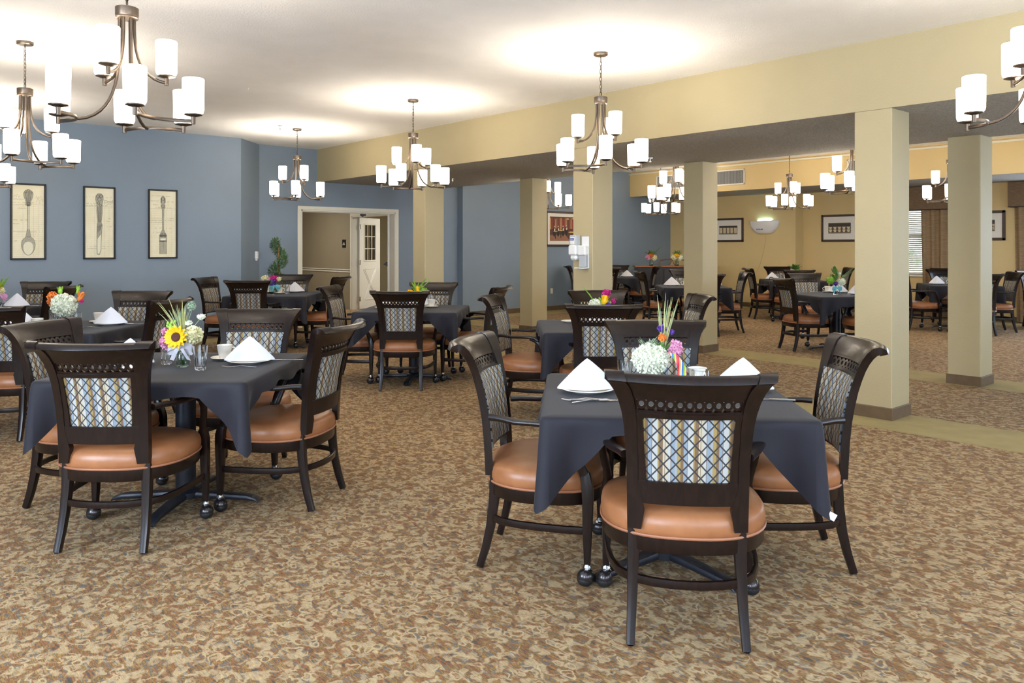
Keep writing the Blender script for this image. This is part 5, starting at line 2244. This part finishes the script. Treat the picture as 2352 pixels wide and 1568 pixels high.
# fern bouquet
x, y = -.985, 8.12
vessel('jar', x, y, 'pale green jar holding the fern bouquet')
b = bouquet(x, y, 'green fern bouquet with yellow blooms on the middle aisle table')
stems(b, (0, 0, .14), 8, 4)
for k, (dx, L) in enumerate(((-.35, .17), (-.15, .2), (.1, .17), (.45, .24), (.7, .2), (-.5, .12), (.3, .15))):
    fern(b, (0, 0, .14), Vector((dx, .15 * (-1) ** k, 1)), L, 'lime', k, w=.010)
tulip(b, (.01, -.03, .17), (.1, 0, 1), .06, .04, 'petal_yellow', 'yellow_tulip')
ball_bloom(b, (-.07, 0, .16), .032, 'petal_yellow', 'yellow_bloom', 60, .014, 8)
ball_bloom(b, (.07, 0, .17), .045, 'lime', 'green_hydrangea', 120, .012, 9)
ball_bloom(b, (-.02, -.03, .16), .014, 'petal_orange', 'orange_bloom', 20, .008, 9)

# magenta bouquet
x, y = -3.27, 10.66
vessel('jar', x, y, 'pale green jar holding the magenta bouquet')
b = bouquet(x, y, 'magenta and purple bouquet with turquoise ribbon near the doorway')
stems(b, (0, 0, .14), 8, 4)
ball_bloom(b, (.03, 0, .20), .045, 'petal_magenta', 'magenta_rose', 80, .018, 8)
ball_bloom(b, (.02, -.03, .155), .042, 'petal_purple', 'purple_aster', 80, .018, 9)
ball_bloom(b, (-.09, 0, .20), .045, 'petal_cream', 'cream_rose', 80, .018, 10)
ball_bloom(b, (-.04, 0, .19), .03, 'petal_pink', 'pink_bloom', 50, .014, 11)
ball_bloom(b, (.10, 0, .20), .028, 'petal_cream', 'cream_bud', 40, .012, 12)
leaves(b, (0, 0, .10), 26, .10, .03, 'green', .8, .7, 5)
bow_ribbon(b, (.06, -.03, .105), 'ribbon_teal', 1.4)

# far left bouquet
x, y = -5.50, 8.40
vessel('tumbler', x, y, 'clear vase at the left edge below the spoon picture')
b = bouquet(x, y, 'yellow bouquet cut by the left edge, pink ribbon below')
stems(b, (0, 0, .14), 8, 4)
ball_bloom(b, (-.02, 0, .20), .05, 'petal_yellow', 'yellow_bloom', 80, .018, 8)
ball_bloom(b, (.02, 0, .17), .035, 'petal_cream', 'cream_bloom', 60, .014, 9)
fern(b, (0, 0, .15), Vector((.5, 0, 1)), .22, 'lime', 3)
fern(b, (0, 0, .15), Vector((.2, 0, 1)), .20, 'lime', 4)
bow_ribbon(b, (.05, -.03, .12), 'petal_pink', 1.4)

# turquoise ribbon bouquet
x, y = 4.32, 10.46
vessel('tumbler', x, y, 'clear tall vase tied with turquoise ribbon in the gold room')
b = bouquet(x, y, 'pale green bouquet with turquoise ribbon in the gold room')
stems(b, (0, 0, .14), 8, 4)
ball_bloom(b, (-.07, 0, .19), .05, 'lime', 'green_hydrangea', 160, .012, 8)
bpy.data.objects
ball_bloom(b, (.08, 0, .17), .05, 'petal_white', 'white_hydrangea', 160, .012, 9)
ball_bloom(b, (0, 0, .15), .025, 'petal_purple', 'purple_bloom', 40, .012, 10)
ball_bloom(b, (.04, 0, .28), .024, 'petal_white', 'lace_flower', 40, .01, 10)
leaves(b, (-.01, 0, .18), 24, .09, .035, 'green', .5, 1.0, 5, up0=.12)
grass(b, (.02, 0, .16), 10, .2, 'dark_green', .2, 7, (.75, 0), w=.004)
bow_ribbon(b, (.0, -.035, .095), 'ribbon_teal', 1.25)

# farthest table: green leaves
x, y = 5.42, 15.0
vessel('jar', x, y, 'pale green jar on the farthest gold room table')
b = bouquet(x, y, 'leafy green bouquet showing above a far chair back')
stems(b, (0, 0, .14), 8, 4)
ball_bloom(b, (.04, 0, .19), .045, 'lime', 'green_hydrangea', 80, .014, 8)
leaves(b, (0, 0, .2), 22, .12, .05, 'green', .8, .6, 5)


# ------------------------------------------------------------------ sideboard, settee, topiary
p = V2(3.55, 17.15)
sb = thing('sideboard', (p[0], p[1], 0), YAW + radians(-3))
MB().rbox(-.84, .84, -.25, .25, .06, .925, .008).build('cabinet_body', 'dark_sideboard', sb, smooth=False)
MB().rbox(-.88, .88, -.28, .27, .925, .955, .008).build('sideboard_top', 'side_top', sb, smooth=False)
for k in range(3):
    x0 = -.80 + k * .54
    dd = MB().rbox(x0, x0 + .52, -.268, -.25, .10, .89, .006).build('cabinet_door', 'dark_sideboard', sb, smooth=False)
    MB().ell((x0 + .47, -.28, .55), (.014, .014, .014), 10, 7).build('knob', 'steel', dd)
for sx in (-1, 1):
    for sy in (-1, 1):
        MB().rbox(sx * .80 - .03, sx * .80 + .03, sy * .21 - .03, sy * .21 + .03, 0, .065, .004).build('leg', 'dark_sideboard', sb, smooth=False)
tag(sb, 'dark sideboard with a warm wood top edge against the blue wall', 'sideboard')
for (px, lab, lab2, cols_) in ((3.02, 'small glass jar left on the sideboard', 'pink and cream bouquet left on the sideboard', ('petal_pink', 'petal_cream', 'petal_orange')),
                               (3.58, 'small glass jar right on the sideboard', 'cream and yellow bouquet right on the sideboard', ('petal_cream', 'petal_white', 'petal_yellow'))):
    vessel('jar', px, 17.0, lab, .955, 1.25)
    b = bouquet(px, 17.0, lab2, z=.955)
    stems(b, (0, 0, .16), 8, 4)
    ball_bloom(b, (-.06, 0, .19), .055, cols_[0], 'left_bloom', 60, .022, 8)
    ball_bloom(b, (.06, 0, .18), .06, cols_[1], 'cream_bloom', 60, .022, 9)
    ball_bloom(b, (0, -.02, .23), .05, cols_[2], 'top_bloom', 60, .022, 10)
    leaves(b, (0, 0, .22), 20, .13, .03, 'green', .7, .7, 5)
    if px < 3.3:
        fern(b, (0, 0, .22), Vector((.9, 0, 1)), .28, 'green', 3)
        fern(b, (0, 0, .22), Vector((-.8, 0, .6)), .2, 'green', 4)

p = V2(4.05, 18.0)
st = thing('settee', (p[0], p[1], 0), YAW + radians(-3))
m = MB()
m.bar([(-.62, .2, .40), (-.62, .24, .8), (-.62, .27, 1.05)], (.04, .03), side=(1, 0, 0))
m.bar([(.62, .2, .40), (.62, .24, .8), (.62, .27, 1.05)], (.04, .03), side=(1, 0, 0))
top = []
for k in range(25):
    u = -1 + k / 12
    top.append((u * .62, .27, 1.05 + .035 * sin(abs(u) * pi)))
m.bar(top, (.03, .028), side=(0, 1, 0))
m.bar([(-.62, .22, .6), (0, .22, .6), (.62, .22, .6)], (.03, .028), side=(0, 1, 0))
m.build('back_frame', 'settee_wood', st)
m = MB()
for sx in (-1, 1):
    for (a, b2) in (((.32, 1.06), (.08, .62)), ((.32, 1.06), (.56, .62))):
        pts = [(sx * (a[0] + (b2[0] - a[0]) * t + .03 * sin(pi * t)), .26 - .03 * t, a[1] + (b2[1] - a[1]) * t) for t in (0, .25, .5, .75, 1)]
        m.bar(pts, (.022, .018), side=(0, 1, 0))
m.build('back_splats', 'settee_wood', st)
MB().rbox(-.62, .62, -.26, .24, .36, .46, .03).build('seat', 'settee_wood', st)
for sx in (-1, 1):
    for sy in (-.22, .2):
        MB().bar([(sx * .59, sy, .38), (sx * .6, sy, .01)], [(.04, .04), (.03, .03)], side=(1, 0, 0)).build('leg', 'settee_wood', st)
tag(st, 'brown wooden settee with curved open back behind the sideboard', 'settee')

p = V2(-3.66, 12.30)
tp = thing('potted_topiary', (p[0], p[1], 0), YAW)
MB().lathe([(0, 0), (.11, 0), (.12, .02), (.15, .26), (.16, .29), (.14, .29), (.13, .26), (0, .25)], 24).build('pot', 'iron', tp)
MB().tube([(0, 0, .24), (.01, 0, .7), (-.005, 0, 1.2), (0, 0, 1.45)], [.02, .018, .014, .008], 8).build('trunk', 'topiary_stem', tp)
m = MB()
rnd = random.Random(12)
N = 2600
for k in range(N):
    t = k / N
    a = .6 + t * 2 * pi * 2.6
    z = .38 + 1.08 * t
    R = .115 * (1 - .5 * t)
    cr = .105 * (1 - .35 * t)
    c = Vector((R * cos(a), R * sin(a), z))
    d = Vector((rnd.gauss(0, 1), rnd.gauss(0, 1), rnd.gauss(0, 1))).normalized()
    for q in range(2):
        petal(m, c + d * cr * rnd.uniform(.55, 1.0), d + Vector((rnd.uniform(-.5, .5), rnd.uniform(-.5, .5), rnd.uniform(-.1, .9))), .038, .010, .2)
m.build('spiral_foliage', 'dark_green', tp, angle=180)
tag(tp, 'spiral topiary in a pot in the blue corner left of the doorway', 'topiary')
